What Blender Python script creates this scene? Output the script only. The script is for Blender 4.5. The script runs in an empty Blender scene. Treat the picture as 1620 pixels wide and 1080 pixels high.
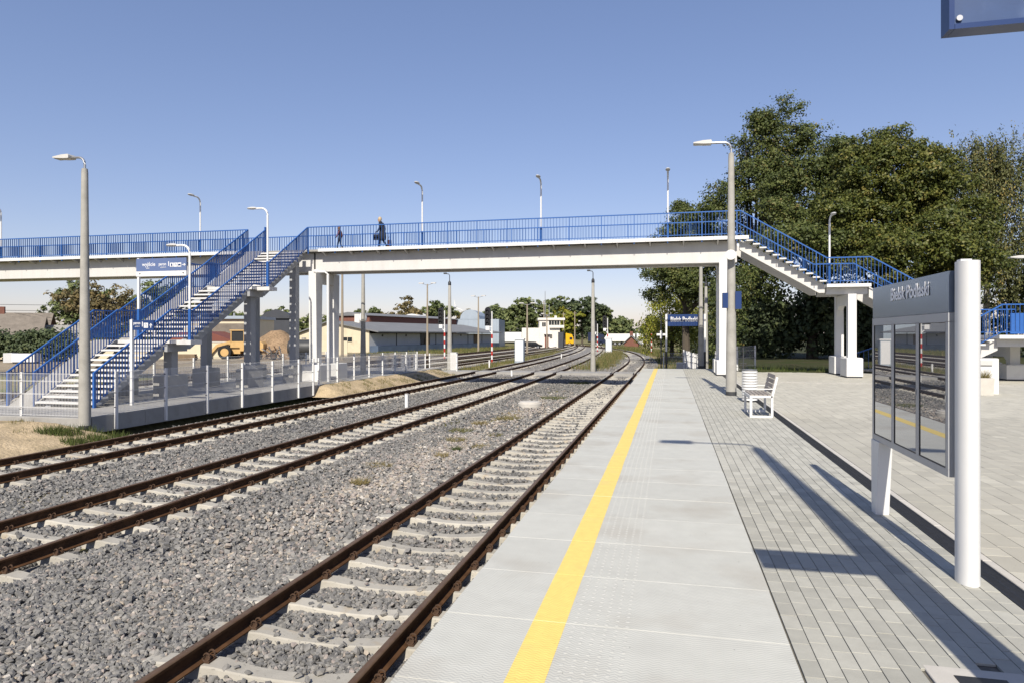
import bpy, bmesh, math, random
import numpy as np
from math import sin, cos, pi, radians, sqrt, atan2
random.seed(7); RNG = np.random.default_rng(11)
sc = bpy.context.scene
COL = sc.collection
# ------------------------------------------------------------------ camera, sky, sun, exposure
cam_d = bpy.data.cameras.new('camera'); cam = bpy.data.objects.new('camera', cam_d); COL.objects.link(cam)
cam_d.lens = 24.0; cam_d.sensor_width = 36.0; cam_d.shift_y = -10.0/1620
cam_d.clip_start = .05; cam_d.clip_end = 6000
cam.location = (0, 0, 1.75); cam.rotation_euler = (radians(90), 0, radians(13.033))
sc.camera = cam
SUN_EL = radians(41.5); SUN_AZ = 3.1          # light travels towards +Y, drifting a little to -X
w = bpy.data.worlds.new('World'); sc.world = w; w.use_nodes = True
nt = w.node_tree; bg = nt.nodes['Background']
sky = nt.nodes.new('ShaderNodeTexSky'); sky.sky_type = 'NISHITA'; sky.sun_disc = False
sky.sun_elevation = SUN_EL; sky.sun_rotation = radians(180 - SUN_AZ)
sky.altitude = 0; sky.air_density = 1.0; sky.dust_density = 0.5; sky.ozone_density = 2.5
gm = nt.nodes.new('ShaderNodeGamma'); gm.inputs[1].default_value = .7; hs = nt.nodes.new('ShaderNodeHueSaturation'); hs.inputs['Saturation'].default_value = 1.2
tn = nt.nodes.new('ShaderNodeVectorMath'); tn.operation = 'MULTIPLY'; tn.inputs[1].default_value = (1.085, .985, 1.075)
nt.links.new(sky.outputs[0], gm.inputs[0]); nt.links.new(gm.outputs[0], tn.inputs[0]); nt.links.new(tn.outputs[0], hs.inputs['Color']); nt.links.new(hs.outputs[0], bg.inputs[0]); bg.inputs[1].default_value = 0.15
sun_d = bpy.data.lights.new('sun', 'SUN'); sun_d.energy = 5.0; sun_d.angle = radians(.53); sun_d.color = (1, .93, .82)
sun = bpy.data.objects.new('sun', sun_d); COL.objects.link(sun)
from mathutils import Vector, Matrix
sdir = Vector((-sin(radians(SUN_AZ))*cos(SUN_EL), cos(radians(SUN_AZ))*cos(SUN_EL), -sin(SUN_EL)))
sun.rotation_euler = sdir.to_track_quat('-Z', 'Y').to_euler()
sc.view_settings.view_transform = 'Standard'; sc.view_settings.look = 'None'
sc.view_settings.exposure = 0.42; sc.view_settings.gamma = 1
sc.render.engine = 'CYCLES'
sc.cycles.use_denoising = True
try:
    sc.cycles.denoiser = 'OPENIMAGEDENOISE'; sc.cycles.denoising_input_passes = 'RGB_ALBEDO_NORMAL'
except Exception: pass
sc.cycles.max_bounces = 8; sc.cycles.transparent_max_bounces = 12
sc.cycles.caustics_reflective = False; sc.cycles.caustics_refractive = False

# ------------------------------------------------------------------ helpers
class MB:
    def __init__(s): s.v = []; s.f = []; s.m = []
    def add(s, vs, fs, mi=0):
        o = len(s.v); s.v += [tuple(p) for p in vs]
        for f in fs: s.f.append(tuple(i+o for i in f)); s.m.append(mi)
        return s
    def box(s, x0, y0, z0, x1, y1, z1, mi=0):
        return s.add([(x0,y0,z0),(x1,y0,z0),(x1,y1,z0),(x0,y1,z0),(x0,y0,z1),(x1,y0,z1),(x1,y1,z1),(x0,y1,z1)],
              [(0,3,2,1),(4,5,6,7),(0,1,5,4),(1,2,6,5),(2,3,7,6),(3,0,4,7)], mi)
    def cbox(s, x0, y0, z0, x1, y1, z1, b, mi=0):
        # box with chamfered top edges
        return s.add([(x0,y0,z0),(x1,y0,z0),(x1,y1,z0),(x0,y1,z0),(x0,y0,z1-b),(x1,y0,z1-b),(x1,y1,z1-b),(x0,y1,z1-b),
                      (x0+b,y0+b,z1),(x1-b,y0+b,z1),(x1-b,y1-b,z1),(x0+b,y1-b,z1)],
              [(0,1,5,4),(1,2,6,5),(2,3,7,6),(3,0,4,7),(4,5,9,8),(5,6,10,9),(6,7,11,10),(7,4,8,11),(8,9,10,11)], mi)
    def bar(s, a, b, w, h=None, mi=0, up=(0,0,1)):
        # rectangular bar from a to b
        h = h or w; a = Vector(a); b = Vector(b); d = (b-a).normalized(); u = Vector(up)
        if abs(d.dot(u)) > .99: u = Vector((0,1,0))
        r = d.cross(u).normalized(); u = r.cross(d).normalized(); r = r*w/2; u = u*h/2
        return s.add([a-r-u,a+r-u,a+r+u,a-r+u,b-r-u,b+r-u,b+r+u,b-r+u],[(0,1,2,3),(7,6,5,4),(0,4,5,1),(1,5,6,2),(2,6,7,3),(3,7,4,0)], mi)
    def tube(s, pts, r, n=8, mi=0, cap=True):
        pts = [Vector(p) for p in pts]; rs = r if isinstance(r, (list,tuple)) else [r]*len(pts); vs = []; fs = []
        for i, p in enumerate(pts):
            d = (pts[min(i+1,len(pts)-1)] - pts[max(i-1,0)]).normalized()
            u = Vector((0,0,1)) if abs(d.z) < .95 else Vector((0,1,0))
            a = d.cross(u).normalized(); b = a.cross(d)
            for k in range(n):
                t = 2*pi*k/n; vs.append(p + a*rs[i]*cos(t) + b*rs[i]*sin(t))
        for i in range(len(pts)-1):
            for k in range(n): fs.append((i*n+k, i*n+(k+1)%n, (i+1)*n+(k+1)%n, (i+1)*n+k))
        if cap: fs.append(tuple(reversed(range(n)))); fs.append(tuple((len(pts)-1)*n+k for k in range(n)))
        return s.add(vs, fs, mi)
    def prism(s, poly, axis, a, b, mi=0):
        # poly of 2-D points extruded along axis ('x','y','z') from a to b
        n = len(poly)
        P = {'x': lambda p,t: (t,p[0],p[1]), 'y': lambda p,t: (p[0],t,p[1]), 'z': lambda p,t: (p[0],p[1],t)}[axis]
        vs = [P(p,a) for p in poly] + [P(p,b) for p in poly]
        fs = [tuple(reversed(range(n))), tuple(range(n,2*n))] + [(i,(i+1)%n,n+(i+1)%n,n+i) for i in range(n)]
        return s.add(vs, fs, mi)
    def lathe(s, prof, c=(0,0,0), n=16, mi=0, cap=True):
        vs = []; fs = []
        for r, z in prof:
            for k in range(n): t = 2*pi*k/n; vs.append((c[0]+r*cos(t), c[1]+r*sin(t), c[2]+z))
        for i in range(len(prof)-1):
            for k in range(n): fs.append((i*n+k, i*n+(k+1)%n, (i+1)*n+(k+1)%n, (i+1)*n+k))
        if cap: fs.append(tuple(reversed(range(n)))); fs.append(tuple((len(prof)-1)*n+k for k in range(n)))
        return s.add(vs, fs, mi)
    def disc(s, c, r, axis, th, n=16, mi=0):
        poly = [(r*cos(2*pi*k/n), r*sin(2*pi*k/n)) for k in range(n)]
        m = MB().prism(poly, axis, -th/2, th/2)
        return s.add([(v[0]+c[0], v[1]+c[1], v[2]+c[2]) for v in m.v], m.f, mi)
    def mesh(s, name, mats, smooth=False):
        me = bpy.data.meshes.new(name); me.from_pydata(s.v, [], s.f)
        bm = bmesh.new(); bm.from_mesh(me); bmesh.ops.recalc_face_normals(bm, faces=bm.faces); bm.to_mesh(me); bm.free()
        for m in (mats if isinstance(mats, (list,tuple)) else [mats]): me.materials.append(m)
        if any(s.m): me.polygons.foreach_set('material_index', s.m)
        if smooth:
            me.polygons.foreach_set('use_smooth', [True]*len(me.polygons))
            try: me.set_sharp_from_angle(angle=radians(35))
            except Exception: pass
        me.update(); return me
    def build(s, name, mats, parent=None, smooth=False, loc=None):
        return inst(name, s.mesh(name, mats, smooth), parent, loc)
def inst(name, me, parent=None, loc=None, rz=0, scale=None):
    o = bpy.data.objects.new(name, me); COL.objects.link(o)
    if parent is not None: o.parent = parent
    if loc is not None: o.location = loc
    if rz: o.rotation_euler = (0,0,rz)
    if scale is not None: o.scale = scale if isinstance(scale, (tuple,list)) else (scale,)*3
    return o
def tag(o, label=None, cat=None, group=None, kind=None):
    if label: o['label'] = label
    if cat: o['category'] = cat
    if group: o['group'] = group
    if kind: o['kind'] = kind
    return o
def thing(name, label, cat, loc=(0,0,0), rz=0, group=None):
    o = bpy.data.objects.new(name, None); COL.objects.link(o); o.empty_display_size = .2
    o.location = loc; o.rotation_euler = (0,0,rz); return tag(o, label, cat, group)
def kids(o): return [c for c in bpy.data.objects if c.parent == o]
def copy_tree(o, label=None, loc=None, rz=None, group=None, parent=None):
    c = o.copy(); COL.objects.link(c); c.parent = parent
    if label: c['label'] = label
    if group: c['group'] = group
    if loc is not None: c.location = loc
    if rz is not None: c.rotation_euler = (0,0,rz)
    for ch in o.children: copy_tree(ch, parent=c)
    return c
def np_mesh(name, V, F, mat, attrs=None, smooth=False):
    # V (N,3) float, F (M,k) int: fast mesh with optional per-face float attributes
    me = bpy.data.meshes.new(name); M, k = F.shape
    me.vertices.add(len(V)); me.vertices.foreach_set('co', np.ascontiguousarray(V, np.float32).ravel())
    me.loops.add(M*k); me.loops.foreach_set('vertex_index', np.ascontiguousarray(F, np.int32).ravel())
    me.polygons.add(M); me.polygons.foreach_set('loop_start', np.arange(0, M*k, k, dtype=np.int32))
    try: me.polygons.foreach_set('loop_total', np.full(M, k, np.int32))
    except Exception: pass
    for a, vals in (attrs or {}).items():
        at = me.attributes.new(a, 'FLOAT', 'FACE'); at.data.foreach_set('value', np.ascontiguousarray(vals, np.float32))
    me.materials.append(mat); me.update(calc_edges=True)
    if not smooth: me.polygons.foreach_set('use_smooth', np.zeros(M, bool))
    return me
def S(c):  # sRGB 0-255 -> linear
    return tuple(((x/255)/12.92 if x <= 10 else ((x/255+.055)/1.055)**2.4) for x in c) + (1,)

# ------------------------------------------------------------------ materials
MATS = {}; ALB = .80
def mat(name, col, rough=.6, metal=0, var=.12, scale=3, bump=0, bscale=40, rnd=0, tint=0, spec=.4, coord='Object', streak=0, dirt=None, detail=6, world=False, speck=None):
    """plain surface: base colour broken up by noise; rnd = brightness change per object, tint = by the face attribute"""
    m = bpy.data.materials.new(name); m.use_nodes = True; n = m.node_tree.nodes; l = m.node_tree.links
    b = n['Principled BSDF']; b.inputs['Roughness'].default_value = rough; b.inputs['Metallic'].default_value = metal
    b.inputs['Specular IOR Level'].default_value = spec
    tc = n.new('ShaderNodeTexCoord'); src = tc.outputs[coord]
    if world: src = n.new('ShaderNodeNewGeometry').outputs['Position']
    mp = n.new('ShaderNodeMapping'); l.new(src, mp.inputs[0])
    if streak: mp.inputs['Scale'].default_value = (1, 1, streak)
    nz = n.new('ShaderNodeTexNoise'); nz.inputs['Scale'].default_value = scale; nz.inputs['Detail'].default_value = detail; nz.inputs['Roughness'].default_value = .6
    l.new(mp.outputs[0], nz.inputs[0])
    mr = n.new('ShaderNodeMapRange'); mr.inputs[1].default_value = .25; mr.inputs[2].default_value = .75
    mr.inputs[3].default_value = 1-var; mr.inputs[4].default_value = 1+var; l.new(nz.outputs[0], mr.inputs[0])
    val = mr.outputs[0]
    def mul(a, bb):
        x = n.new('ShaderNodeMath'); x.operation = 'MULTIPLY'; l.new(a, x.inputs[0])
        l.new(bb, x.inputs[1]); return x.outputs[0]
    def rng(sock, a):
        x = n.new('ShaderNodeMapRange'); x.inputs[3].default_value = 1-a; x.inputs[4].default_value = 1+a; l.new(sock, x.inputs[0]); return x.outputs[0]
    if rnd:
        oi = n.new('ShaderNodeObjectInfo'); val = mul(val, rng(oi.outputs['Random'], rnd))
    if tint:
        at = n.new('ShaderNodeAttribute'); at.attribute_name = 'tint'; val = mul(val, rng(at.outputs['Fac'], tint))
    vm = n.new('ShaderNodeVectorMath'); vm.operation = 'SCALE'; vm.inputs[0].default_value = tuple(c*ALB for c in col[:3]); l.new(val, vm.inputs['Scale'])
    out = vm.outputs[0]
    if dirt:
        dcol, dscale, lo, hi = dirt
        d = n.new('ShaderNodeTexNoise'); d.inputs['Scale'].default_value = dscale; d.inputs['Detail'].default_value = 8; l.new(src, d.inputs[0])
        r = n.new('ShaderNodeMapRange'); r.inputs[1].default_value = lo; r.inputs[2].default_value = hi; l.new(d.outputs[0], r.inputs[0])
        mx = n.new('ShaderNodeMix'); mx.data_type = 'RGBA'; l.new(r.outputs[0], mx.inputs[0]); l.new(out, mx.inputs[6]); mx.inputs[7].default_value = dcol
        out = mx.outputs[2]
    if speck:       # small dark spots: grit, gum, droppings
        sscale, slo, samt = speck; d = n.new('ShaderNodeTexNoise'); d.inputs['Scale'].default_value = sscale; d.inputs['Detail'].default_value = 2; l.new(src, d.inputs[0])
        r = n.new('ShaderNodeMapRange'); r.inputs[1].default_value = slo; r.inputs[2].default_value = slo+.03; r.inputs[3].default_value = 1; r.inputs[4].default_value = 1-samt; l.new(d.outputs[0], r.inputs[0])
        vs_ = n.new('ShaderNodeVectorMath'); vs_.operation = 'SCALE'; l.new(out, vs_.inputs[0]); l.new(r.outputs[0], vs_.inputs['Scale']); out = vs_.outputs[0]
    l.new(out, b.inputs['Base Color'])
    if bump:
        bn = n.new('ShaderNodeTexNoise'); bn.inputs['Scale'].default_value = bscale; bn.inputs['Detail'].default_value = 5; l.new(src, bn.inputs[0])
        bp = n.new('ShaderNodeBump'); bp.inputs['Strength'].default_value = 1; bp.inputs['Distance'].default_value = bump; l.new(bn.outputs[0], bp.inputs['Height']); l.new(bp.outputs[0], b.inputs['Normal'])
    MATS[name] = m; return m
def ramp_mat(name, stops, rough=.8, noise=None, translucent=0, bump=0, bscale=60):
    """colour picked per face from a ramp by the attribute tint"""
    m = bpy.data.materials.new(name); m.use_nodes = True; n = m.node_tree.nodes; l = m.node_tree.links; b = n['Principled BSDF']
    b.inputs['Roughness'].default_value = rough; b.inputs['Specular IOR Level'].default_value = .25
    at = n.new('ShaderNodeAttribute'); at.attribute_name = 'tint'
    cr = n.new('ShaderNodeValToRGB'); e = cr.color_ramp.elements
    while len(e) < len(stops): e.new(.5)
    for k, (p, c) in enumerate(stops): e[k].position = p; e[k].color = c
    l.new(at.outputs['Fac'], cr.inputs[0]); out = cr.outputs[0]
    if noise:
        tc = n.new('ShaderNodeTexCoord'); nz = n.new('ShaderNodeTexNoise'); nz.inputs['Scale'].default_value = noise[0]; nz.inputs['Detail'].default_value = 4; l.new(tc.outputs['Object'], nz.inputs[0])
        mr = n.new('ShaderNodeMapRange'); mr.inputs[1].default_value = .3; mr.inputs[2].default_value = .7; mr.inputs[3].default_value = 1-noise[1]; mr.inputs[4].default_value = 1+noise[1]; l.new(nz.outputs[0], mr.inputs[0])
        vm = n.new('ShaderNodeVectorMath'); vm.operation = 'SCALE'; l.new(out, vm.inputs[0]); l.new(mr.outputs[0], vm.inputs['Scale']); out = vm.outputs[0]
    l.new(out, b.inputs['Base Color'])
    if bump:
        tc = n.new('ShaderNodeTexCoord'); bn = n.new('ShaderNodeTexNoise'); bn.inputs['Scale'].default_value = bscale; bn.inputs['Detail'].default_value = 4; l.new(tc.outputs['Object'], bn.inputs[0])
        bp = n.new('ShaderNodeBump'); bp.inputs['Distance'].default_value = bump; l.new(bn.outputs[0], bp.inputs['Height']); l.new(bp.outputs[0], b.inputs['Normal'])
    if translucent:
        tr = n.new('ShaderNodeBsdfTranslucent'); l.new(out, tr.inputs[0]); ms = n.new('ShaderNodeMixShader'); ms.inputs[0].default_value = translucent
        l.new(b.outputs[0], ms.inputs[1]); l.new(tr.outputs[0], ms.inputs[2]); l.new(ms.outputs[0], n['Material Output'].inputs[0])
    return m
G = lambda v: (v, v, v*.97, 1)
slab_m = mat('platform slab concrete', (.555,.555,.50,1), .75, var=.06, scale=5, rnd=.03, dirt=((.34,.315,.265,1), 1.1, .52, .85), world=True, speck=(38,.735,.45))
yellow_m = mat('yellow line paint', (.88,.67,.19,1), .6, var=.08, scale=14, dirt=((.58,.47,.18,1), 3, .60, .85), world=True, speck=(45,.70,.25))
stud_m = mat('stud concrete', (.52,.52,.475,1), .85, var=.05, world=True)
paver_m = mat('grey paver', (.485,.475,.41,1), .85, var=.09, scale=9, rnd=.12, tint=.12, bump=.0015, bscale=120, dirt=((.33,.315,.27,1), 3.1, .60, .85), world=True, speck=(30,.72,.3))
bed_m = mat('joint sand', (.16,.15,.125,1), .95, var=.3, scale=30)
plaza_m = mat('warm grey plaza paver', (.485,.465,.39,1), .85, var=.07, scale=5, rnd=.07, tint=.07, bump=.0015, bscale=120, dirt=((.36,.34,.285,1), .5, .52, .85), world=True, speck=(24,.72,.25))
kerb_m = mat('light kerb concrete', (.58,.55,.49,1), .8, var=.08, scale=8, rnd=.05, bump=.001, bscale=90, world=True)
drain_m = mat('black cast iron', (.032,.033,.036,1), .5, var=.2, scale=20, metal=.3)
conc_m = mat('weathered concrete', (.36,.35,.325,1), .85, var=.14, scale=2.2, bump=.002, bscale=70, dirt=((.2,.19,.17,1), 1.3, .56, .8))
pole_m = mat('spun concrete pole', (.40,.388,.35,1), .85, var=.12, scale=3.5, bump=.003, bscale=60, dirt=((.22,.21,.185,1), 1.9, .50, .78))
white_m = mat('white painted steel', (.80,.80,.785,1), .42, var=.035, scale=2.5, dirt=((.55,.53,.49,1), 1.5, .66, .9))
pier_m = mat('white painted concrete', (.78,.775,.75,1), .6, var=.05, scale=1.5, bump=.001, bscale=40, dirt=((.5,.48,.44,1), 1.1, .62, .9))
girder_m = mat('white painted girder', (.66,.65,.625,1), .55, var=.07, scale=2.4, streak=.12, dirt=((.46,.44,.40,1), .8, .58, .85))
tread_m = mat('pale stair tread', (.70,.69,.665,1), .6, var=.06, scale=4, dirt=((.42,.4,.36,1), 3, .62, .85))
blue_m = mat('blue railing paint', (.032,.125,.40,1), .38, var=.10, scale=5)
navy_m = mat('navy sign face', (.016,.045,.155,1), .32, var=.06, scale=2)
darkpipe_m = mat('dark grey paint', (.05,.052,.055,1), .5, var=.1)
metal_m = mat('galvanised steel', (.48,.49,.50,1), .38, metal=.75, var=.08, scale=6)
alu_m = mat('aluminium frame', (.50,.51,.53,1), .42, metal=.25, var=.04)
lampw_m = mat('lamp housing', (.62,.61,.58,1), .45, var=.06)
glass_lamp_m = mat('lamp lens', (.55,.55,.50,1), .15, var=.02)
black_m = mat('black plastic', (.014,.014,.016,1), .45, var=.1)
rubber_m = mat('rubber tyre', (.018,.018,.018,1), .85, var=.15)
rail_m = mat('rusty rail steel', (.085,.043,.021,1), .85, var=.22, scale=12, bump=.001, bscale=60, dirt=((.12,.062,.030,1), 5, .5, .75), spec=.12)
railtop_m = mat('worn rail head', (.19,.12,.072,1), .42, metal=.4, var=.16, scale=20, dirt=((.11,.055,.028,1), 4, .52, .7), spec=.12)
clip_m = mat('rusty clip steel', (.10,.062,.042,1), .75, metal=.2, var=.25, scale=30, spec=.12)
sleeper_m = mat('sleeper concrete', (.45,.425,.365,1), .85, var=.12, scale=6, rnd=.12, bump=.002, bscale=60, dirt=((.33,.24,.13,1), 3.5, .60, .84), world=True, speck=(35,.66,.35))
red_m = mat('signal red paint', (.50,.035,.025,1), .45, var=.08)
letter_m = mat('white lettering', (.82,.82,.82,1), .5, var=.02)
letterg_m = mat('pale grey lettering', (1.1,1.11,1.13,1), .6, var=.02)
wood_m = mat('grey bench slat', (.33,.295,.26,1), .7, var=.18, scale=12, rnd=.1)

def zigzag(m, pitch=.026, zig=.055, amp=.0005):
    """cast chevron relief of the platform slabs"""
    n = m.node_tree.nodes; l = m.node_tree.links; tc = n.new('ShaderNodeTexCoord'); sx = n.new('ShaderNodeSeparateXYZ'); l.new(tc.outputs['Object'], sx.inputs[0])
    def mth(op, a, b=None):
        x = n.new('ShaderNodeMath'); x.operation = op
        for i, v in enumerate((a, b)):
            if v is None: continue
            if isinstance(v, (int,float)): x.inputs[i].default_value = v
            else: l.new(v, x.inputs[i])
        return x.outputs[0]
    pp = mth('PINGPONG', sx.outputs[0], zig/2); h = mth('SINE', mth('MULTIPLY', mth('ADD', sx.outputs[1], mth('MULTIPLY', pp, .7)), 2*pi/pitch))
    bp = n.new('ShaderNodeBump'); bp.inputs['Distance'].default_value = amp; l.new(h, bp.inputs['Height']); l.new(bp.outputs[0], n['Principled BSDF'].inputs['Normal'])
zigzag(slab_m); zigzag(yellow_m)
stairshade_m = mat('shade-darkened stair steel', (.40,.41,.425,1), .6, var=.08, scale=1.2, dirt=((.28,.28,.28,1), 1.2, .58, .85))  # shade under the stairs is put into this grey; the steel is white
faded_m = mat('sun-faded navy sign face', (.12,.17,.33,1), .35, var=.06, scale=2)
# ------------------------------------------------------------------ view test (which pieces of a large surface show largest)
TH = radians(13.033); CS, SN = cos(TH), sin(TH)
def view(X, Y, Z):
    D = Y*CS - X*SN; c = X*CS + Y*SN
    with np.errstate(divide='ignore', invalid='ignore'):
        return 810 + 1080*c/D, 530 - 1080*(Z-1.75)/D, D
def in_frame(X, Y, Z, pad=25):
    x, y, D = view(X, Y, Z); return (D > .5) & (x > -pad) & (x < 1620+pad) & (y > -pad) & (y < 1080+pad)
x1 = lambda Y: -3.0 - np.maximum(0, np.asarray(Y, float)-56)**2/680
x2 = lambda Y: -8.08 - np.maximum(0, np.asarray(Y, float)-22)**2/2300
x3 = lambda Y: -12.5 - np.maximum(0, np.asarray(Y, float)-38)**2/1900
x4 = lambda Y: -23.2 - np.maximum(0, np.asarray(Y, float)-90)**2/1800
x5 = lambda Y: -27.9 - np.maximum(0, np.asarray(Y, float)-90)**2/1800
x6 = lambda Y: -18.7 - np.maximum(0, np.asarray(Y, float)-85)**2/1700
HEAD = -.76; SEAT = HEAD - .152
def hsh(a, b):
    return np.modf(np.abs(np.sin(a*12.9898+b*78.233)*43758.5453))[0]
def vnoise(x, y):
    xi = np.floor(x); yi = np.floor(y); fx = x-xi; fy = y-yi; fx = fx*fx*(3-2*fx); fy = fy*fy*(3-2*fy)
    return (hsh(xi,yi)*(1-fx)+hsh(xi+1,yi)*fx)*(1-fy) + (hsh(xi,yi+1)*(1-fx)+hsh(xi+1,yi+1)*fx)*fy
def fbm(x, y, o=4):
    s = 0; a = .5
    for k in range(o): s = s + a*vnoise(x*2**k+k*7.1, y*2**k+k*3.3); a *= .5
    return s
def grid_mesh(name, xs, ys, zf, m, smooth=True):
    X, Y = np.meshgrid(xs, ys); Z = zf(X, Y); V = np.stack([X, Y, Z], -1).reshape(-1, 3); nx, ny = len(xs), len(ys)
    i = (np.arange(ny-1)[:,None]*nx + np.arange(nx-1)[None,:]).ravel()
    F = np.stack([i, i+1, i+nx+1, i+nx], -1)
    me = np_mesh(name, V, F, m, smooth=True)
    me.polygons.foreach_set('use_smooth', np.ones(len(F), bool)); return me

# ------------------------------------------------------------------ ground
def patch_mat(name, cols, scale, pos, bump=.02, bscale=8, fine=60):
    m = bpy.data.materials.new(name); m.use_nodes = True; n = m.node_tree.nodes; l = m.node_tree.links; b = n['Principled BSDF']
    b.inputs['Roughness'].default_value = .95; b.inputs['Specular IOR Level'].default_value = .15
    tc = n.new('ShaderNodeTexCoord'); nz = n.new('ShaderNodeTexNoise'); nz.inputs['Scale'].default_value = scale; nz.inputs['Detail'].default_value = 9; nz.inputs['Roughness'].default_value = .62
    l.new(tc.outputs['Object'], nz.inputs[0]); cr = n.new('ShaderNodeValToRGB'); e = cr.color_ramp.elements
    while len(e) < len(cols): e.new(.5)
    for k, c in enumerate(cols): e[k].position = pos[k]; e[k].color = c
    l.new(nz.outputs[0], cr.inputs[0])
    n2 = n.new('ShaderNodeTexNoise'); n2.inputs['Scale'].default_value = fine; n2.inputs['Detail'].default_value = 4; l.new(tc.outputs['Object'], n2.inputs[0])
    mr = n.new('ShaderNodeMapRange'); mr.inputs[1].default_value = .3; mr.inputs[2].default_value = .7; mr.inputs[3].default_value = .7; mr.inputs[4].default_value = 1.3; l.new(n2.outputs[0], mr.inputs[0])
    vm = n.new('ShaderNodeVectorMath'); vm.operation = 'SCALE'; l.new(cr.outputs[0], vm.inputs[0]); l.new(mr.outputs[0], vm.inputs['Scale']); l.new(vm.outputs[0], b.inputs['Base Color'])
    n3 = n.new('ShaderNodeTexNoise'); n3.inputs['Scale'].default_value = bscale; n3.inputs['Detail'].default_value = 8; l.new(tc.outputs['Object'], n3.inputs[0])
    bp = n.new('ShaderNodeBump'); bp.inputs['Distance'].default_value = bump; l.new(n3.outputs[0], bp.inputs['Height']); l.new(bp.outputs[0], b.inputs['Normal'])
    return m
ground_m = patch_mat('dry grass and earth', [(.27,.21,.135,1),(.20,.17,.085,1),(.115,.125,.042,1),(.075,.10,.03,1)], .13, [.30,.45,.58,.74], .03, 3, 6)
yard_m = patch_mat('sandy yard', [(.33,.27,.19,1),(.27,.225,.16,1),(.19,.165,.11,1)], .3, [.3,.5,.72], .03, 4, 9)
sand_m = patch_mat('loose sand', [(.47,.375,.245,1),(.40,.315,.20,1),(.28,.225,.14,1),(.14,.135,.07,1)], 1.1, [.30,.48,.62,.74], .04, 14, 40)
ballast_m = patch_mat('ballast between stones', [(.10,.10,.10,1),(.19,.185,.18,1),(.25,.24,.225,1)], 9, [.3,.5,.7], .05, 26, 30)
ballast_far_m = patch_mat('ballast seen from afar', [(.165,.16,.15,1),(.225,.215,.20,1),(.28,.262,.24,1)], 5, [.3,.5,.7], .08, 14, 11)
gz = np.unique(np.concatenate([[-4000,-1500,-600,-300,-150,-100,-70,-50,-40,-32,-28,-24,-22,-21.4,-18,-16.3,-15.9,-15,-14.3,-13.9,-12,-8,-4,-1.4,2,5,10,20,40,80,160,400,1200,4000]]))
gy = np.array([-600,-100,-30,-8,0,8,14,15.6,16,20,24,28,28.6,34,40,46,60,80,100,130,170,220,300,500,900,1600,3000,5000])
def gzf(X, Y):
    z = np.full_like(X, -1.02); dip = (X > -16.2) & (X < -14.1) & (Y > 15.7) & (Y < 28.4); z[dip] = -1.32; return z
tag(inst('ground', grid_mesh('ground', gz, gy, gzf, ground_m)), kind='structure')
def bed(X, Y):
    z = np.full_like(X, -.985) + .05*(fbm(X*.7, Y*.7)-.5)
    m = np.minimum(np.abs(X-x1(Y)), np.minimum(np.abs(X-x2(Y)), np.abs(X-x3(Y))))
    z = z + np.clip((m-1.45)*.035, 0, .05) - np.clip((m-1.9)*.05, 0, .035)
    z = z + np.clip((m-1.35)*1.2, 0, 1)*.16*(fbm(X*.55+9, Y*.4)-.42)
    left = np.clip(x3(Y)-1.5-X, 0, 3); return z - left*.15
def strip_bed(name, xl, xr, ys, nx, m, zf):
    T = np.linspace(0, 1, nx); Y = np.repeat(ys[:,None], nx, 1); X = xl(ys)[:,None]*(1-T) + xr(ys)[:,None]*T
    Z = zf(X, Y); V = np.stack([X,Y,Z],-1).reshape(-1,3); i = (np.arange(len(ys)-1)[:,None]*nx + np.arange(nx-1)[None,:]).ravel()
    F = np.stack([i,i+1,i+nx+1,i+nx],-1); return np_mesh(name, V, F, m, smooth=True)
ysn = np.concatenate([np.arange(-2, 44, .5)])
tag(inst('ballast_bed', strip_bed('ballast_bed', lambda y: x3(y)-3.2, lambda y: y*0-1.26, ysn, 60, ballast_m, lambda X,Y: bed(X,Y)-.025)), kind='structure')
ysf = np.concatenate([np.arange(43.5, 100, 1.5), np.arange(100, 190, 5)])
tag(inst('ballast_bed', strip_bed('ballast_bed_far', lambda y: x3(y)-2.6, lambda y: x1(y)+2.0, ysf, 60, ballast_far_m, lambda X,Y: bed(X,Y)+.05)), kind='structure')
ysb = np.concatenate([np.arange(-5, 100, 3), np.arange(100, 190, 6)])
tag(inst('ballast_bed', strip_bed('ballast_bed_yard', lambda y: x5(y)-2.6, lambda y: x4(y)+1.5, ysb, 20, ballast_far_m, lambda X,Y: X*0-.96)), kind='structure')
ysc = np.concatenate([np.arange(47, 100, 3), np.arange(100, 190, 6)])
tag(inst('ballast_bed', strip_bed('ballast_bed_siding', lambda y: x6(y)-1.9, lambda y: x6(y)+1.9, ysc, 9, ballast_far_m, lambda X,Y: X*0-.97)), kind='structure')
tag(MB().box(-140,40,-1.3,-31.5,97,-.965).build('yard', yard_m), kind='structure')

# ------------------------------------------------------------------ railway tracks
prof = [(-.0625,0),(.0625,0),(.0625,.011),(.018,.026),(.008,.036),(.008,.106),(.020,.116),(.0335,.119),(.0335,.142),(.027,.1485),(.016,.1515),(-.016,.1515),(-.027,.1485),(-.0335,.142),(-.0335,.119),(-.020,.116),(-.008,.106),(-.008,.036),(-.018,.026),(-.0625,.011)]
def rail_mesh(name, xf, ys, off):
    n = len(prof); V = []; F = []; MI = []
    for y in ys:
        dx = float(xf(y+.5)-xf(y-.5)); c = 1/sqrt(1+dx*dx); s = -dx*c
        for (px, pz) in prof: V.append((float(xf(y)) + (off+px)*c, y + (off+px)*-dx*c, SEAT+pz))
    for i in range(len(ys)-1):
        for k in range(n):
            F.append((i*n+k, i*n+(k+1)%n, (i+1)*n+(k+1)%n, (i+1)*n+k)); MI.append(1 if k in (8,9,10,11,12) else 0)
    F.append(tuple(range(n))); MI.append(0); m = MB(); m.v = V; m.f = F; m.m = MI
    return m.mesh(name, [rail_m, railtop_m])
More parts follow.
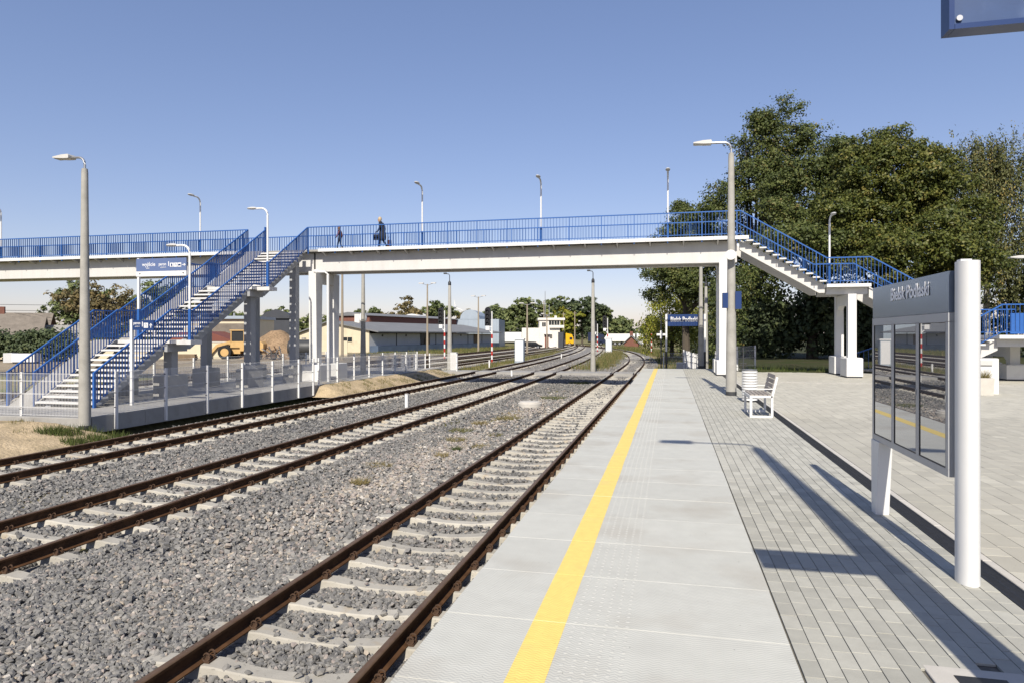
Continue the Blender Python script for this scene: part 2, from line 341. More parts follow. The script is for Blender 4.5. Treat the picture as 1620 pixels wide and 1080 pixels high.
def sleeper_mesh():
    st = [(-1.25,-.085,.085),(-1.235,-.022,.092),(-1.02,-.012,.095),(-.93,.0,.098),(-.57,0,.098),(-.46,-.016,.092),(-.22,-.040,.082),(0,-.044,.08),
          (.22,-.040,.082),(.46,-.016,.092),(.57,0,.098),(.93,0,.098),(1.02,-.012,.095),(1.235,-.022,.092),(1.25,-.085,.085)]
    m = MB(); vs = []; fs = []
    for x, z, w in st: vs += [(x,-w-.045,-.21),(x,-w,z-.012),(x,-w+.012,z),(x,w-.012,z),(x,w,z-.012),(x,w+.045,-.21)]
    for i in range(len(st)-1):
        for k in range(5): fs.append((i*6+k, i*6+k+1, i*6+k+7, i*6+k+6))
    fs += [(0,1,2,3,4,5), tuple((len(st)-1)*6+k for k in (5,4,3,2,1,0))]
    return m.add(vs, fs).mesh('sleeper', sleeper_m)
SLEEPER = sleeper_mesh()
def clip_mesh():
    m = MB()
    for dy in (-.034, .034):
        pts = [(.012+.031*cos(t), dy + .010*sin(t*.5), .036+.030*sin(t)) for t in np.linspace(-2.6, 2.9, 11)]
        m.tube(pts, .0078, 5)
    m.tube([(-.03,-.03,.018),(-.03,.03,.018)], .008, 5); m.box(.0,-.05,-.02,.05,.05,.012)
    m.prism([(-.02,-.0),(.04,-.0),(.03,.035),(0,.04)], 'y', -.018, .018); return m.mesh('clip', clip_m)
CLIP = clip_mesh()
SP = .655
def track(label, xf, y0, y1, y_clip, y_single, sleepers=True, group='railway tracks'):
    t = thing('railway_track', label, 'railway track', (0,0,0), group=None)
    ys = list(np.arange(y0, min(y1, 60), 6)) + list(np.arange(60, y1+.1, 3)) if y1 > 60 else list(np.arange(y0, y1+.1, 4))
    for off in (-.7525, .7525): inst('rail', rail_mesh('rail', xf, ys, off), t)
    far = MB(); k = 0; y = y0+.3
    while y < y1-.3:
        x = float(xf(y)); a = -atan2(float(xf(y+.5)-xf(y-.5)), 1)
        jx = random.uniform(-.012,.012); jr = random.uniform(-.006,.006)
        if y < y_single:
            s = inst('sleeper', SLEEPER, t, (x+jx, y, SEAT), a+jr)
            if y < y_clip:
                for off in (-.7525, .7525):
                    for sd in (-1, 1):
                        c = inst('clip', CLIP, s, (off - jx + sd*.062, 0, .006), 0 if sd > 0 else pi)
        else:
            o = len(far.v); ca, sa = cos(a), sin(a)
            for (vx,vy) in ((-1.25,-.13),(1.25,-.13),(1.25,.13),(-1.25,.13)):
                far.v.append((x+vx*ca-vy*sa, y+vx*sa+vy*ca, SEAT-.022))
            for (vx,vy) in ((-1.25,-.17),(1.25,-.17),(1.25,.17),(-1.25,.17)):
                far.v.append((x+vx*ca-vy*sa, y+vx*sa+vy*ca, SEAT-.2))
            for f in ((0,1,2,3),(4,5,1,0),(6,7,3,2)): far.f.append(tuple(i+o for i in f)); far.m.append(0)
        y += SP; k += 1
    if far.v: tag(far.build('far_sleepers', sleeper_m, t), kind='stuff')
    return t
track('rusty single track on concrete sleepers running right along the platform edge', x1, 0, 190, 30, 62)
track('middle rusty track on concrete sleepers, second from the near platform', x2, 0, 190, 30, 62)
track('third rusty track, passing close in front of the fenced far platform', x3, 0, 190, 34, 62)
track('old dark track behind the fenced far platform, nearer of the two there', x4, 0, 190, 0, 0)
track('old dark track farthest back, beside the sandy yard', x5, 0, 190, 0, 0)
track('short old siding starting beyond the far crossing, before the striped signals', x6, 50, 190, 0, 0)

# ------------------------------------------------------------------ ballast stones (nobody could count them)
PHI = (1+sqrt(5))/2
ICO_V = np.array([(-1,PHI,0),(1,PHI,0),(-1,-PHI,0),(1,-PHI,0),(0,-1,PHI),(0,1,PHI),(0,-1,-PHI),(0,1,-PHI),(PHI,0,-1),(PHI,0,1),(-PHI,0,-1),(-PHI,0,1)], float)/1.9
ICO_F = np.array([(0,11,5),(0,5,1),(0,1,7),(0,7,10),(0,10,11),(1,5,9),(5,11,4),(11,10,2),(10,7,6),(7,1,8),(3,9,4),(3,4,2),(3,2,6),(3,6,8),(3,8,9),(4,9,5),(2,4,11),(6,2,10),(8,6,7),(9,8,1)])
CUB_V = np.array([(a,b,c) for a in (-1,1) for b in (-1,1) for c in (-1,1)], float)*.72
CUB_F = np.array([(0,1,3),(0,3,2),(4,6,7),(4,7,5),(0,4,5),(0,5,1),(2,3,7),(2,7,6),(0,2,6),(0,6,4),(1,5,7),(1,7,3)])
def rotm(n):
    q = RNG.normal(size=(n,4)); q /= np.linalg.norm(q, axis=1)[:,None]; w_,x_,y_,z_ = q.T
    return np.stack([1-2*(y_*y_+z_*z_),2*(x_*y_-w_*z_),2*(x_*z_+w_*y_),2*(x_*y_+w_*z_),1-2*(x_*x_+z_*z_),2*(y_*z_-w_*x_),2*(x_*z_-w_*y_),2*(y_*z_+w_*x_),1-2*(x_*x_+y_*y_)],-1).reshape(n,3,3)
def stones(name, P, R, tint, bv, bf, m, jit=.28):
    n = len(P); V = bv[None] * (1 + RNG.normal(0, jit, (n, len(bv), 1))) + RNG.normal(0, .10, (n, len(bv), 3))
    sc_ = RNG.uniform(.62, 1.2, (n,1,3)); V = V*sc_; V = np.einsum('nij,nkj->nki', rotm(n), V) * R[:,None,None]
    V[:,:,2] *= .85; V = V + P[:,None,:]
    F = bf[None] + (np.arange(n)*len(bv))[:,None,None]
    return np_mesh(name, V.reshape(-1,3), F.reshape(-1,3), m, {'tint': np.repeat(tint, len(bf))})
stone_m = ramp_mat('crushed stone', [(0,(.075,.076,.077,1)),(.22,(.125,.123,.119,1)),(.5,(.185,.180,.168,1)),(.72,(.245,.234,.214,1)),(.82,(.275,.238,.215,1)),(.91,(.315,.272,.215,1)),(1,(.44,.415,.375,1))], .9, noise=(28,.16), bump=.004, bscale=70)
OCT_V = np.array([(1,0,0),(-1,0,0),(0,1,0),(0,-1,0),(0,0,1),(0,0,-1)], float)*1.05
OCT_F = np.array([(0,2,4),(2,1,4),(1,3,4),(3,0,4),(2,0,5),(1,2,5),(3,1,5),(0,3,5)])
def scatter(n, D0, D1, rlo, rhi, ylo=.4, yhi=44):
    # rejection sampling in the ground plane inside the camera's view
    D = np.sqrt(RNG.uniform(D0**2, D1**2, n*3)); u = RNG.uniform(-.79, .30, n*3)
    X = D*(u*CS - SN); Y = D*(CS + u*SN)
    ok = (X < np.where(Y < 38, -1.42, x1(Y)+1.75)) & (X > x3(Y)-3.0) & (Y > ylo) & (Y < yhi) & ((Y < 45.2) | (Y > 47.6))
    ok &= ~((X < x3(Y)-1.6) & (Y > 28.2) ) & ~((X < x3(Y)-1.55) & (Y < 15.5))
    X, Y, D = X[ok][:n], Y[ok][:n], D[ok][:n]
    r = rlo + (rhi-rlo)*RNG.beta(1.6, 2.6, len(X)); Z = bed(X, Y) + RNG.uniform(-.4, .35, len(X))*r + (RNG.random(len(X))<.06)*r*.8
    keep = np.ones(len(X), bool)
    for xf in (x1, x2, x3):
        dx = X - xf(Y); ph = np.abs(np.modf((Y-.3)/SP+.5)[0]-.5)*SP
        onrail = np.abs(np.abs(dx)-.7525) < .085+r*.6; keep &= ~onrail
        on = (np.abs(dx) < 1.10) & (ph < .092+r*.3)
        lie = on & (RNG.random(len(X)) < .05) & (np.abs(dx) < .5); Z = np.where(lie, SEAT-.03+r*.6, Z); keep &= ~(on & ~lie)
        ad = np.abs(dx); Z = np.where((ad > 1.06) & (ad < 2.0), np.maximum(Z, SEAT-.035-np.maximum(0, ad-1.25)*.09+RNG.uniform(-.3,.4,len(X))*r), Z); near = (np.abs(dx) < 1.06); Z = np.where(near & ~on, np.minimum(Z, SEAT-(.022 if D1 < 20 else .015)+.3*r), Z)
    X, Y, Z, r = X[keep], Y[keep], Z[keep], r[keep]
    t = np.clip(RNG.normal(.44, .17, len(X)), 0, .78); q = RNG.random(len(X)); t = np.where(q < .07, RNG.uniform(.76,.95,len(X)), t)
    blot = fbm(X*.5, Y*.5); t = np.clip(t + (blot-.47)*.30, 0, 1)
    strip_ = np.exp(-((X+5.15+.6*(fbm(Y*.3,X*.1)-.5))/.75)**2)*np.clip((Y-5)/6,0,1)*np.clip((33-Y)/6,0,1)
    t = np.where(RNG.random(len(X)) < strip_*.85, RNG.uniform(.66, 1, len(X)), t)
    return np.stack([X,Y,Z],-1), r, t
P, R, T = scatter(30000, 2.4, 8.5, .016, .040)
tag(inst('ballast_stones', stones('ballast_stones_near', P, R, T, ICO_V, ICO_F, stone_m)), 'loose grey crushed ballast stones in the foreground between the tracks', 'ballast', kind='stuff')
P, R, T = scatter(42000, 8.5, 19, .020, .046)
tag(inst('ballast_stones', stones('ballast_stones_mid', P, R, T, CUB_V, CUB_F, stone_m, .2)), 'grey ballast stones a little further back around the rails', 'ballast', kind='stuff')
P, R, T = scatter(36000, 19, 45, .030, .062)
tag(inst('ballast_stones', stones('ballast_stones_far', P, R, T, OCT_V, OCT_F, stone_m, .2)), 'distant grey ballast reaching to the concrete crossing', 'ballast', kind='stuff')

P, R, T = scatter(17000, 44, 82, .045, .085, 43.5, 80); P[:,2] += .03
tag(inst('ballast_stones', stones('ballast_stones_beyond', P, R, T, OCT_V, OCT_F, stone_m, .2)), 'grey ballast beyond the concrete crossing where the tracks start to curve', 'ballast', kind='stuff')

# ------------------------------------------------------------------ near platform
plat = MB().box(-1.22,-9,-1.3,.64,37.2,-.125).box(.64,-9,-1.3,60,34.4,-.016).box(.66,34.4,-1.3,3.3,37.2,-.016).build('platform', bed_m)
tag(plat, kind='structure')
SL = .836; SX0, SX1 = -1.378, .664
slab_me = MB().cbox(SX0, .002, -.12, SX1, SL-.002, 0, .0018).mesh('slab', slab_m)
line_me = MB().box(-.815, .004, -.004, -.614, SL-.004, .0022).mesh('yellow_line', yellow_m)
st_ = MB()
for i in range(6):
    for j in range(12):
        cx, cy = -.56+.0625*i, (j+.5)*SL/12; n = 8
        vs = [(cx+.0165*cos(2*pi*k/n), cy+.0165*sin(2*pi*k/n), -.001) for k in range(n)] + [(cx+.0085*cos(2*pi*k/n), cy+.0085*sin(2*pi*k/n), .0022) for k in range(n)]
        st_.add(vs, [(k,(k+1)%n,n+(k+1)%n,n+k) for k in range(n)] + [tuple(range(n,2*n))])
stud_me = st_.mesh('tactile_studs', stud_m)
y0 = 2.45 - SL*4
for k in range(60):
    y = y0 + k*SL
    if y < -8 or y+SL > 37.25: continue
    s = inst('slab', slab_me, plat, (random.uniform(-.004,.004), y, random.uniform(-.0015,.0015)))
    inst('yellow_line', line_me, s); tag(inst('tactile_studs', stud_me, s), kind='stuff')
MB().box(SX0+.02, 37.05, -1.2, .7, 37.3, -.02).build('end_wall', conc_m, plat)
def paving(name, joined, x0, cols, wd, ln, y0, y1, m, ch, hole=None, zt=0):
    X, Y, Ln = [], [], []
    for c in range(cols):
        y = y0 + random.uniform(0, ln)
        while y < y1:
            L = ln if random.random() > .07 else ln*.5
            cx, cy = x0+(c+.5)*wd, y+L/2
            if not (hole and hole(cx, cy)): X.append(cx); Y.append(cy); Ln.append(L)
            y += L
    X, Y, Ln = map(np.array, (X, Y, Ln)); xx, yy, D = view(X, Y, 0)
    vis = in_frame(X, Y, 0, 10) & (np.abs(Ln-ln) < 1e-6); order = np.where(vis, D, 1e9).argsort(); single = set(order[:300].tolist())
    me = MB().cbox(-wd/2+.0022, -ln/2+.0022, -.014, wd/2-.0022, ln/2-.0022, 0, ch).mesh(name, m)
    rest = MB(); tint = []
    for i in range(len(X)):
        dz = random.uniform(-.0012,.0012)
        if i in single: inst(name, me, plat, (X[i], Y[i], zt+dz))
        elif in_frame(X[i], Y[i], 0, 160):
            nf = len(rest.f); rest.cbox(X[i]-wd/2+.0022, Y[i]-Ln[i]/2+.0022, zt-.014, X[i]+wd/2-.0022, Y[i]+Ln[i]/2-.0022, zt+dz, ch); tint += [random.random()]*(len(rest.f)-nf)
    me2 = bpy.data.meshes.new(joined); me2.from_pydata(rest.v, [], rest.f); a = me2.attributes.new('tint','FLOAT','FACE'); a.data.foreach_set('value', tint); me2.materials.append(m)
    tag(inst(joined, me2, plat), kind='stuff')
hole1 = lambda x, y: 1.30 < x < 1.78 and 3.5 < y < 4.03
paving('paver', 'paving', .672, 15, .1018, .2, 2.2, 37.1, paver_m, .0016, hole1)
holep = lambda x, y: 27.02 < y < 27.2
paving('plaza_paver', 'plaza_paving', 2.445, 90, .2, .4, 3.4, 34.3, plaza_m, .002, holep)
MB().box(2.45, 27.03, -.014, 21, 27.19, .003).build('pale_strip', kerb_m, plat)
cov = MB().cbox(1.305,3.5,-.014,1.775,4.03,.002,.004).build('cover_slab', kerb_m, plat); MB().box(1.42,3.62,-.01,1.66,3.93,.006).build('iron_lid', drain_m, cov)
kerb_me = MB().cbox(2.372, .002, -.02, 2.440, .998, .002, .005).mesh('kerb_stone', kerb_m)
for k in range(3, 37): inst('kerb_stone', kerb_me, plat, (0, k, 0))
dr = thing('drain_channel', 'long narrow black slotted drain along the paving', 'drain', (2.284, 0, 0))
MB().box(-.082,3,-.10,.082,37,-.05).build('trough', drain_m, dr)
g = MB().box(-.082,.003,-.02,-.068,.997,0).box(.068,.003,-.02,.082,.997,0).box(-.006,.003,-.022,.006,.997,-.002)
for i in range(50): g.box(-.07, .006+i*.02, -.02, .07, .006+i*.02+.011, -.0015)
gme = g.mesh('grating', drain_m)
for k in range(3, 37): inst('grating', gme, dr, (0, k, 0))
# bank behind the plaza where the trees stand
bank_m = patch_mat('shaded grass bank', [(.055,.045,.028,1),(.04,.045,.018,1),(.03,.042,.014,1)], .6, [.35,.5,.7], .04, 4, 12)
def bankz(X, Y):
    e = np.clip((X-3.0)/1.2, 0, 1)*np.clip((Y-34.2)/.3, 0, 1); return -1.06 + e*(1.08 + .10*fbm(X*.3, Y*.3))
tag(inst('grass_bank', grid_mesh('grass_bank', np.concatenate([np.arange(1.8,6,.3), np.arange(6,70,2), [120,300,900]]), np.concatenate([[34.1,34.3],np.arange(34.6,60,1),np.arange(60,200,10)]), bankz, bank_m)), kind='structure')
# concrete walkway across the tracks
cr = tag(MB().box(-15.6,45.4,-1.0,-13.4,47.4,HEAD+.004).build('path', conc_m), kind='structure')
for xf in ((-13.1,-11.9),(-11.6,-9.2),(-8.96,-7.7),(-7.45,-3.88),(-3.62,-2.38),(-2.12,-.9)):
    MB().box(xf[0],45.4,-1.0,xf[1],47.4,HEAD+.006).build('crossing_panel', conc_m, cr)
# ------------------------------------------------------------------ footbridge
DZ = 6.0; BY0, BY1 = 30.8, 33.6; RH = 1.1
def text(s, parent, loc, rot, size, m, sx=.8, align='LEFT', name='lettering', off=0.0):
    cu = bpy.data.curves.new(name, 'FONT'); cu.body = s; cu.size = size; cu.align_x = align; cu.align_y = 'BOTTOM'; cu.extrude = .0012; cu.offset = off; cu.resolution_u = 4
    tmp = bpy.data.objects.new(name, cu); me = bpy.data.meshes.new_from_object(tmp); bpy.data.objects.remove(tmp); bpy.data.curves.remove(cu)
    me.materials.clear(); me.materials.append(m); o = inst(name, me, parent, loc); o.rotation_euler = rot; o.scale = (sx, 1, 1); return o
def railing(parent, pts, spacing=.145, post_every=10, post_drop=.22, bar=.016, height=RH, toe=.12, name='railing'):
    """balustrade following a polyline of deck points: handrail, bottom rail, balusters and posts"""
    pts = [Vector(p) for p in pts]; up = Vector((0,0,1)); hr = MB(); br = MB(); bl = MB(); posts = []
    cnt = 0
    for a, b in zip(pts[:-1], pts[1:]):
        hr.bar(a+up*height, b+up*height, .055, .045); br.bar(a+up*toe, b+up*toe, .03, .03)
        L = (b-a).length; n = max(1, round(Vector((b.x-a.x, b.y-a.y, 0)).length/spacing))
        for i in range(n):
            p = a.lerp(b, i/n)
            if cnt % post_every == 0: posts.append(p.copy())
            elif abs(b.x-a.x) > abs(b.y-a.y): bl.bar(p+up*toe, p+up*(height-.02), .011, .045)
            else: bl.bar(p+up*toe, p+up*(height-.02), .045, .011)
            cnt += 1
    posts.append(pts[-1].copy())
    h = hr.build('handrail', blue_m, parent); br.build('bottom_rail', blue_m, parent); tag(bl.build('balusters', blue_m, parent), kind='stuff')
    pm = MB().box(-.016,-.026,-post_drop,.016,.026,height).mesh('railing_post', blue_m)
    for p in posts: inst('railing_post', pm, parent, p)
fb = thing('footbridge', 'white footbridge with blue railings spanning all the tracks', 'footbridge', (0,0,0))
XR = 2.95; XL = -75; gapA, gapC = -20.95, -17.55
dk = MB().box(XL,BY0+.1,DZ-.10,XR,BY1-.1,DZ-.005).build('deck', conc_m, fb)
fas = MB()
x = XL
fme = MB().box(0,0,-.13,1.442,.10,.02).mesh('fascia_plate', white_m)
k = 0
while x < XR-.05:
    if x > -46:
        if not (gapA-.05 < x+.7 < gapC): inst('fascia_plate', fme, fb, (x, BY0-.01, DZ))
        if x > -40: inst('fascia_plate', fme, fb, (x, BY1-.09, DZ))
    x += 1.45
def girder(x0, x1, name='girder'):
    g = MB()
    for y in (BY0+.52, BY1-.52-.5): g.box(x0, y, 4.93, x1, y+.5, DZ-.13)
    g.box(x0, BY0+1.03, 5.25, x1, BY1-1.03, DZ-.15)
    o = g.build(name, girder_m, fb)
    r = MB(); xx = x0+.6
    while xx < x1: r.prism([(BY0+.06,DZ-.14),(BY0+.51,DZ-.14),(BY0+.51,DZ-.30)], 'x', xx-.03, xx+.03); r.box(xx-.03,BY1-.5,DZ-.3,xx+.03,BY1-.06,DZ-.14); xx += 1.45
    tag(r.build('brackets', girder_m, o), kind='stuff')
girder(-17.42, 2.85); girder(-44.0, -17.5); girder(-75, -44.1)
railing(fb, [(gapC,BY0+.04,DZ),(XR,BY0+.04,DZ)]); railing(fb, [(XL+15,BY0+.04,DZ),(gapA,BY0+.04,DZ)]); railing(fb, [(XL+15,BY1-.04,DZ),(XR,BY1-.04,DZ)])
def pier(parent, x, y0, y1, zt, zb, fz, cw=.36, wd=.62, name='pier'):
    p = MB()
    for y in (y0, y1): p.box(x-cw/2, y-cw/2, fz-.01, x+cw/2, y+cw/2, zt)
    p.prism([(y0+cw/2-.02,zt),(y1-cw/2+.02,zt),(y1-cw/2+.02,zt-.95),(y1-cw/2-.06,zt-.62),(y1-cw/2-.3,zt-.45),(y0+cw/2+.3,zt-.45),(y0+cw/2+.06,zt-.62),(y0+cw/2-.02,zt-.95)], 'x', x-cw/2+.04, x+cw/2-.04)
    o = p.build(name, pier_m, parent)
    for y in (y0, y1): MB().cbox(x-wd/2, y-.55, zb+.06, x+wd/2, y+.55, fz, .03).build('footing', pier_m, o); 
    for y in (y0, y1): MB().box(x-wd/2+.02, y-.53, zb-.3, x+wd/2-.02, y+.53, zb+.07).build('plinth', darkpipe_m, o)
pier(fb, 2.28, 31.3, 33.1, 4.93, 0, .66); 
def wide_pier(x, zb):
    o = MB().prism([(31.05,zb),(31.5,zb),(31.62,4.93),(30.95,4.93)], 'x', x-.30, x+.10).prism([(32.9,zb),(33.35,zb),(33.45,4.93),(32.78,4.93)], 'x', x-.30, x+.10).box(x-.28,31.4,4.35,x+.08,33,4.92).build('pier', pier_m, fb)
    for y in (31.28, 33.1): MB().cbox(x-.6,y-.55,zb-.3,x+.45,y+.55,zb+.82,.03).build('footing', pier_m, o)
wide_pier(-17.3, -.53); wide_pier(-43.6, -1.0)
MB().tube([(-17.0,30.72,4.86),(-16.55,30.72,4.86),(-16.42,30.72,4.72),(-16.40,30.72,-.75)], .065, 10).tube([(-17.15,30.72,4.9),(-16.95,30.72,4.86)], .09, 8).build('downpipe', white_m, fb, smooth=True)
MB().bar((-17.46,BY0+.49,4.95),(-17.46,BY0+.49,5.85),.05,.012).build('expansion_joint', black_m, fb)

# ------------------------------------------------------------------ stairs
def flight(parent, axis, p0, p1, width0, width1, n, zdrop=.30, sm=None):
    """open stair: axis 'y' climbs along +Y, axis 'x' climbs towards -X; p=(pos,z); width range on the other axis"""
    (a0,z0),(a1,z1) = p0, p1; run = (a1-a0)/n; rise = (z1-z0)/n
    for i in range(n-1):
        z = z0 + rise*(i+1); a = a0 + run*i; b = a + run*1.06
        key = ('tread', axis, round(abs(run),3), round(width1-width0,3))
        if key not in TR:
            m = MB(); L = width1-width0; r = abs(run)*1.06
            if axis == 'y': m.cbox(0,0,-.062,L,r,0,.006)
            else: m.cbox(0,0,-.062,r,L,0,.006)
            TR[key] = m.mesh('tread', tread_m)
        if axis == 'y': inst('tread', TR[key], parent, (width0, a, z))
        else: inst('tread', TR[key], parent, (min(a,b), width0, z))
    s = MB()
    for wv in (width0+.35, width1-.55):
        poly = [(a0, z0-.02),(a1, z1-.10),(a1, z1-.10-zdrop-.15),(a0+run*.9, z0-.22 if z0 < 0.2 else z0-zdrop-.05),(a0, z0-.22 if z0 < .2 else z0-zdrop-.05)]
        if axis == 'y': s.prism([(p[0],p[1]) for p in poly], 'x', wv, wv+.2)
        else: s.prism([(p[0],p[1]) for p in poly], 'y', wv, wv+.2)
    s.build('stringer', sm or girder_m, parent)
TR = {}
PZ = -.53
sl = thing('staircase', 'long blue railed staircase climbing from the fenced far platform to the footbridge', 'staircase', (0,0,0))
Y = [17.9, 21.3, 22.45, 26.3, 27.4, 30.85]; Zs = [PZ, 1.57, 1.57, 3.85, 3.85, DZ]
XA, XB, XC = -20.95, -19.9, -17.6
for k in (0,2,4): flight(sl, 'y', (Y[k],Zs[k]), (Y[k+1],Zs[k+1]), XB+.03, XC+.02, 13, sm=stairshade_m)
for k in (1,3):
    ld = MB().box(XA,Y[k],Zs[k]-.12,XC+.02,Y[k+1],Zs[k]).build('landing', tread_m, sl)
    MB().box(XA+.2,Y[k]+.05,Zs[k]-.42,XC-.2,Y[k+1]-.05,Zs[k]-.125).build('landing_beam', stairshade_m, ld)
    MB().box(XC+.02,Y[k]+.25,Zs[k]-.16,XC+.62,Y[k]+.85,Zs[k]-.0).build('lamp_bracket', tread_m, ld)
# sloping bicycle ramp beside the steps
rm = MB()
for k in (0,2,4): rm.prism([(Y[k],Zs[k]),(Y[k+1],Zs[k+1]),(Y[k+1],Zs[k+1]-.1),(Y[k],Zs[k]-.1)], 'x', XA+.03, XB-.03)
rm.build('bicycle_ramp', conc_m, sl)
path = lambda x: [(x,Y[k],Zs[k]) for k in range(6)]
for x in (XA, XB, XC): railing(sl, path(x), spacing=.125, post_every=12, post_drop=.1, bar=.018, toe=.10)
for x in (XA, XC): MB().box(x-.035,Y[0]-.03,PZ-.02,x+.035,Y[0]+.05,PZ+RH+.02).build('end_post', blue_m, sl)
MB().box(XB-.03,30.7,DZ-.1,XB+.03,30.86,DZ+1.18).build('end_post', blue_m, sl)
for yy, zt in ((21.95,1.45),(26.85,3.72),(30.55,5.4)):
    for xx in (-18.15,-20.35):
        c = MB().box(xx-.17,yy-.17,PZ-.02,xx+.17,yy+.17,zt).prism([(xx-.17,zt),(xx+.17,zt),(xx+.17,zt-.2)], 'y', yy-.12, yy+.12).build('column', stairshade_m, sl)
        MB().cbox(xx-.3,yy-.55,PZ-.02,xx+.3,yy+.55,PZ+.82,.03).build('footing', conc_m, c)
    MB().box(-20.5,yy-.14,zt-.32,-18.0,yy+.14,zt-.02).build('cross_beam', stairshade_m, sl)
# right-hand stairs
sr = thing('staircase', 'blue railed staircase descending from the footbridge over the plaza towards the trees', 'staircase', (0,0,0))
Xs = [2.95, 6.4, 8.1, 11.6, 14.6]; Zr = [DZ, 3.88, 3.88, 1.75, 1.75]
flight(sr, 'x', (6.4,3.88), (2.95,DZ), BY0+.02, BY1-.02, 13); flight(sr, 'x', (11.6,1.75), (8.1,3.88), BY0+.02, BY1-.02, 13)
for k, y0_ in ((1,BY0),(3,28.0)):
    ld = MB().box(Xs[k],y0_,Zr[k]-.13,Xs[k+1],BY1,Zr[k]).build('landing', white_m, sr)
    MB().box(Xs[k]+.05,y0_+.36,Zr[k]-.42,Xs[k+1]-.05,y0_+.6,Zr[k]-.135).box(Xs[k]+.05,BY1-.6,Zr[k]-.42,Xs[k+1]-.05,BY1-.36,Zr[k]-.135).build('landing_beam', girder_m, ld)
flight(sr, 'x', (8.75,0), (11.7,1.75), 28.05, 30.6, 11)
rp = [(2.95,DZ),(6.4,3.88),(8.1,3.88),(11.6,1.75)]
for y in (BY0+.04, BY1-.04): railing(sr, [(a,y,z) for a,z in rp] + ([(14.5,y,1.75)] if y > 32 else []), spacing=.14, post_every=11, post_drop=.1)
for y in (28.04, 30.62): railing(sr, [(8.75,y,0),(11.7,y,1.75)] + ([(14.5,y,1.75)] if y < 30 else []), spacing=.14, post_every=11, post_drop=.1)
pier(sr, 7.4, 31.05, 33.2, 3.46, 0, .82, cw=.32, wd=.62); pier(sr, 13.1, 30.5, 33.0, 1.35, 0, .62, cw=.34, wd=.9)
MB().box(14.2,33.3,1.8,17.5,33.36,2.68).build('blue_panel', blue_m, sr)
# short blue handrail of the steps behind the plaza
hs = thing('handrail', 'short blue handrail of steps behind the plaza, seen past the white stair pier', 'handrail', (8.9,35.6,0))
railing(hs, [(-.3,0,-.25),(1.6,0,.45),(3.4,0,.5)], spacing=.22, post_every=4, post_drop=.3)
MB().cbox(-.4,-.9,-.02,3.0,.2,.16,.02).build('base', kerb_m, hs)

# ------------------------------------------------------------------ far platform, its fences and sand banks
p2 = tag(MB().box(-21.6,15.9,-.66,-16.0,45.3,PZ).box(-21.4,16.2,-1.35,-16.3,45,-.66).build('platform', conc_m), kind='structure')
edge_me = MB().cbox(-.30, .004, -.46, 0, 1.996, .008, .012).mesh('edge_block', conc_m)
for k in range(6): inst('edge_block', edge_me, p2, (-15.70, 15.9+2*k, PZ))
for k in range(6, 15): inst('edge_block', edge_me, p2, (-15.72, 15.9+2*k-.0, PZ))
MB().cbox(-21.6,15.55,-.95,-15.72,15.89,PZ+.006,.012).build('end_block', conc_m, p2)
def mesh_panel(L, H=1.2, name='mesh_panel', wire=.0055):
    m = MB(); n = int(round(L/.05))
    for i in range(n+1):
        x = L*i/n; m.box(x-wire/2, -wire/2, 0, x+wire/2, wire/2, H)
    for z in (.02, .22, .24, H*.5, H*.5+.02, H-.24, H-.22, H-.02): m.box(0, -wire/2-.004, z-wire/2, L, wire/2+.004, z+wire/2)
    return m.mesh(name, white_m)
post_s = MB().box(-.035,-.035,-.42,.035,.035,1.24).mesh('fence_post', white_m)      # bolted down the face
post_g = MB().box(-.035,-.035,-.1,.035,.035,1.24).mesh('fence_post', white_m)
clamp_me = MB().box(-.05,-.039,-.012,.02,.039,.012).mesh('clamp', black_m)
MPAN = {}
def fence(label, pts, post, H=1.2, group=None):
    t = thing('mesh_fence', label, 'fence', pts[0], group=group); o = Vector(pts[0])
    for i, p in enumerate(pts):
        p = Vector(p)-o; q = inst('fence_post', post, t, p)
        for z in (.2, .62, 1.05): inst('clamp', clamp_me, q, (0,0,z))
        if i+1 < len(pts):
            q = Vector(pts[i+1])-o; d = q-p; L = round(Vector((d.x,d.y,0)).length, 2)
            if L not in MPAN: MPAN[L] = mesh_panel(L)
            nn = Vector((-d.y, d.x, 0)).normalized()*.045; e = inst('mesh_panel', MPAN[L], t, p+nn+Vector((0,0,.03))); e.rotation_euler = (0, -atan2(d.z, L), atan2(d.y, d.x)); tag(e, kind='stuff')
    return t
fence('white wire fence on the near edge of the far platform below the stairs', [(-15.66, 16.72+2*k, PZ) for k in range(6)] + [(-15.66, 27.95, PZ)], post_s)
fence('white wire fence across the end of the far platform, behind the tall concrete lamp', [(-15.7,15.72,PZ),(-17.9,15.72,PZ),(-20.1,15.72,PZ),(-22.3,15.72,PZ),(-24.5,15.72,PZ)], post_g)
fence('long white wire fence along the sandy bank beyond the bridge', [(-15.75-.09*k, 28.6+2*k, PZ-.028*k) for k in range(9)], post_g)
fence('white wire fence at the back of the far platform behind the bank fence', [(-17.6, 34+2*k, PZ-.02*k) for k in range(7)], post_g)
fence('white wire fence on the back edge of the far platform beside old tracks', [(-21.5, 22.5+2.5*k, PZ) for k in range(8)], post_g)
fence('short white wire fence turning to the concrete track crossing', [(-16.45,45.4,-.76),(-14.6,45.9,-.8)], post_g)
MB_cab = MB().box(-.22,-.2,-.3,.22,.2,1.25).box(-.24,-.22,1.25,.24,.22,1.3)
cb = MB_cab.build('electric_cabinet', white_m); cb.location = (-15.35,47.6,-.8); MB().box(-.19,-.212,.1,.19,-.2,1.2).build('cabinet_door', lampw_m, cb); tag(cb, 'small white electric cabinet at the foot of a concrete lamp by the crossing', 'cabinet')
def bankA(X, Y):
    t = np.clip((-13.95-X)/2.2, 0, 1); return -1.04 + t*(.42 + .26*(fbm(X*1.1+3, Y*1.1)-.3))*np.clip((15.7-Y)/.4, .0, 1)
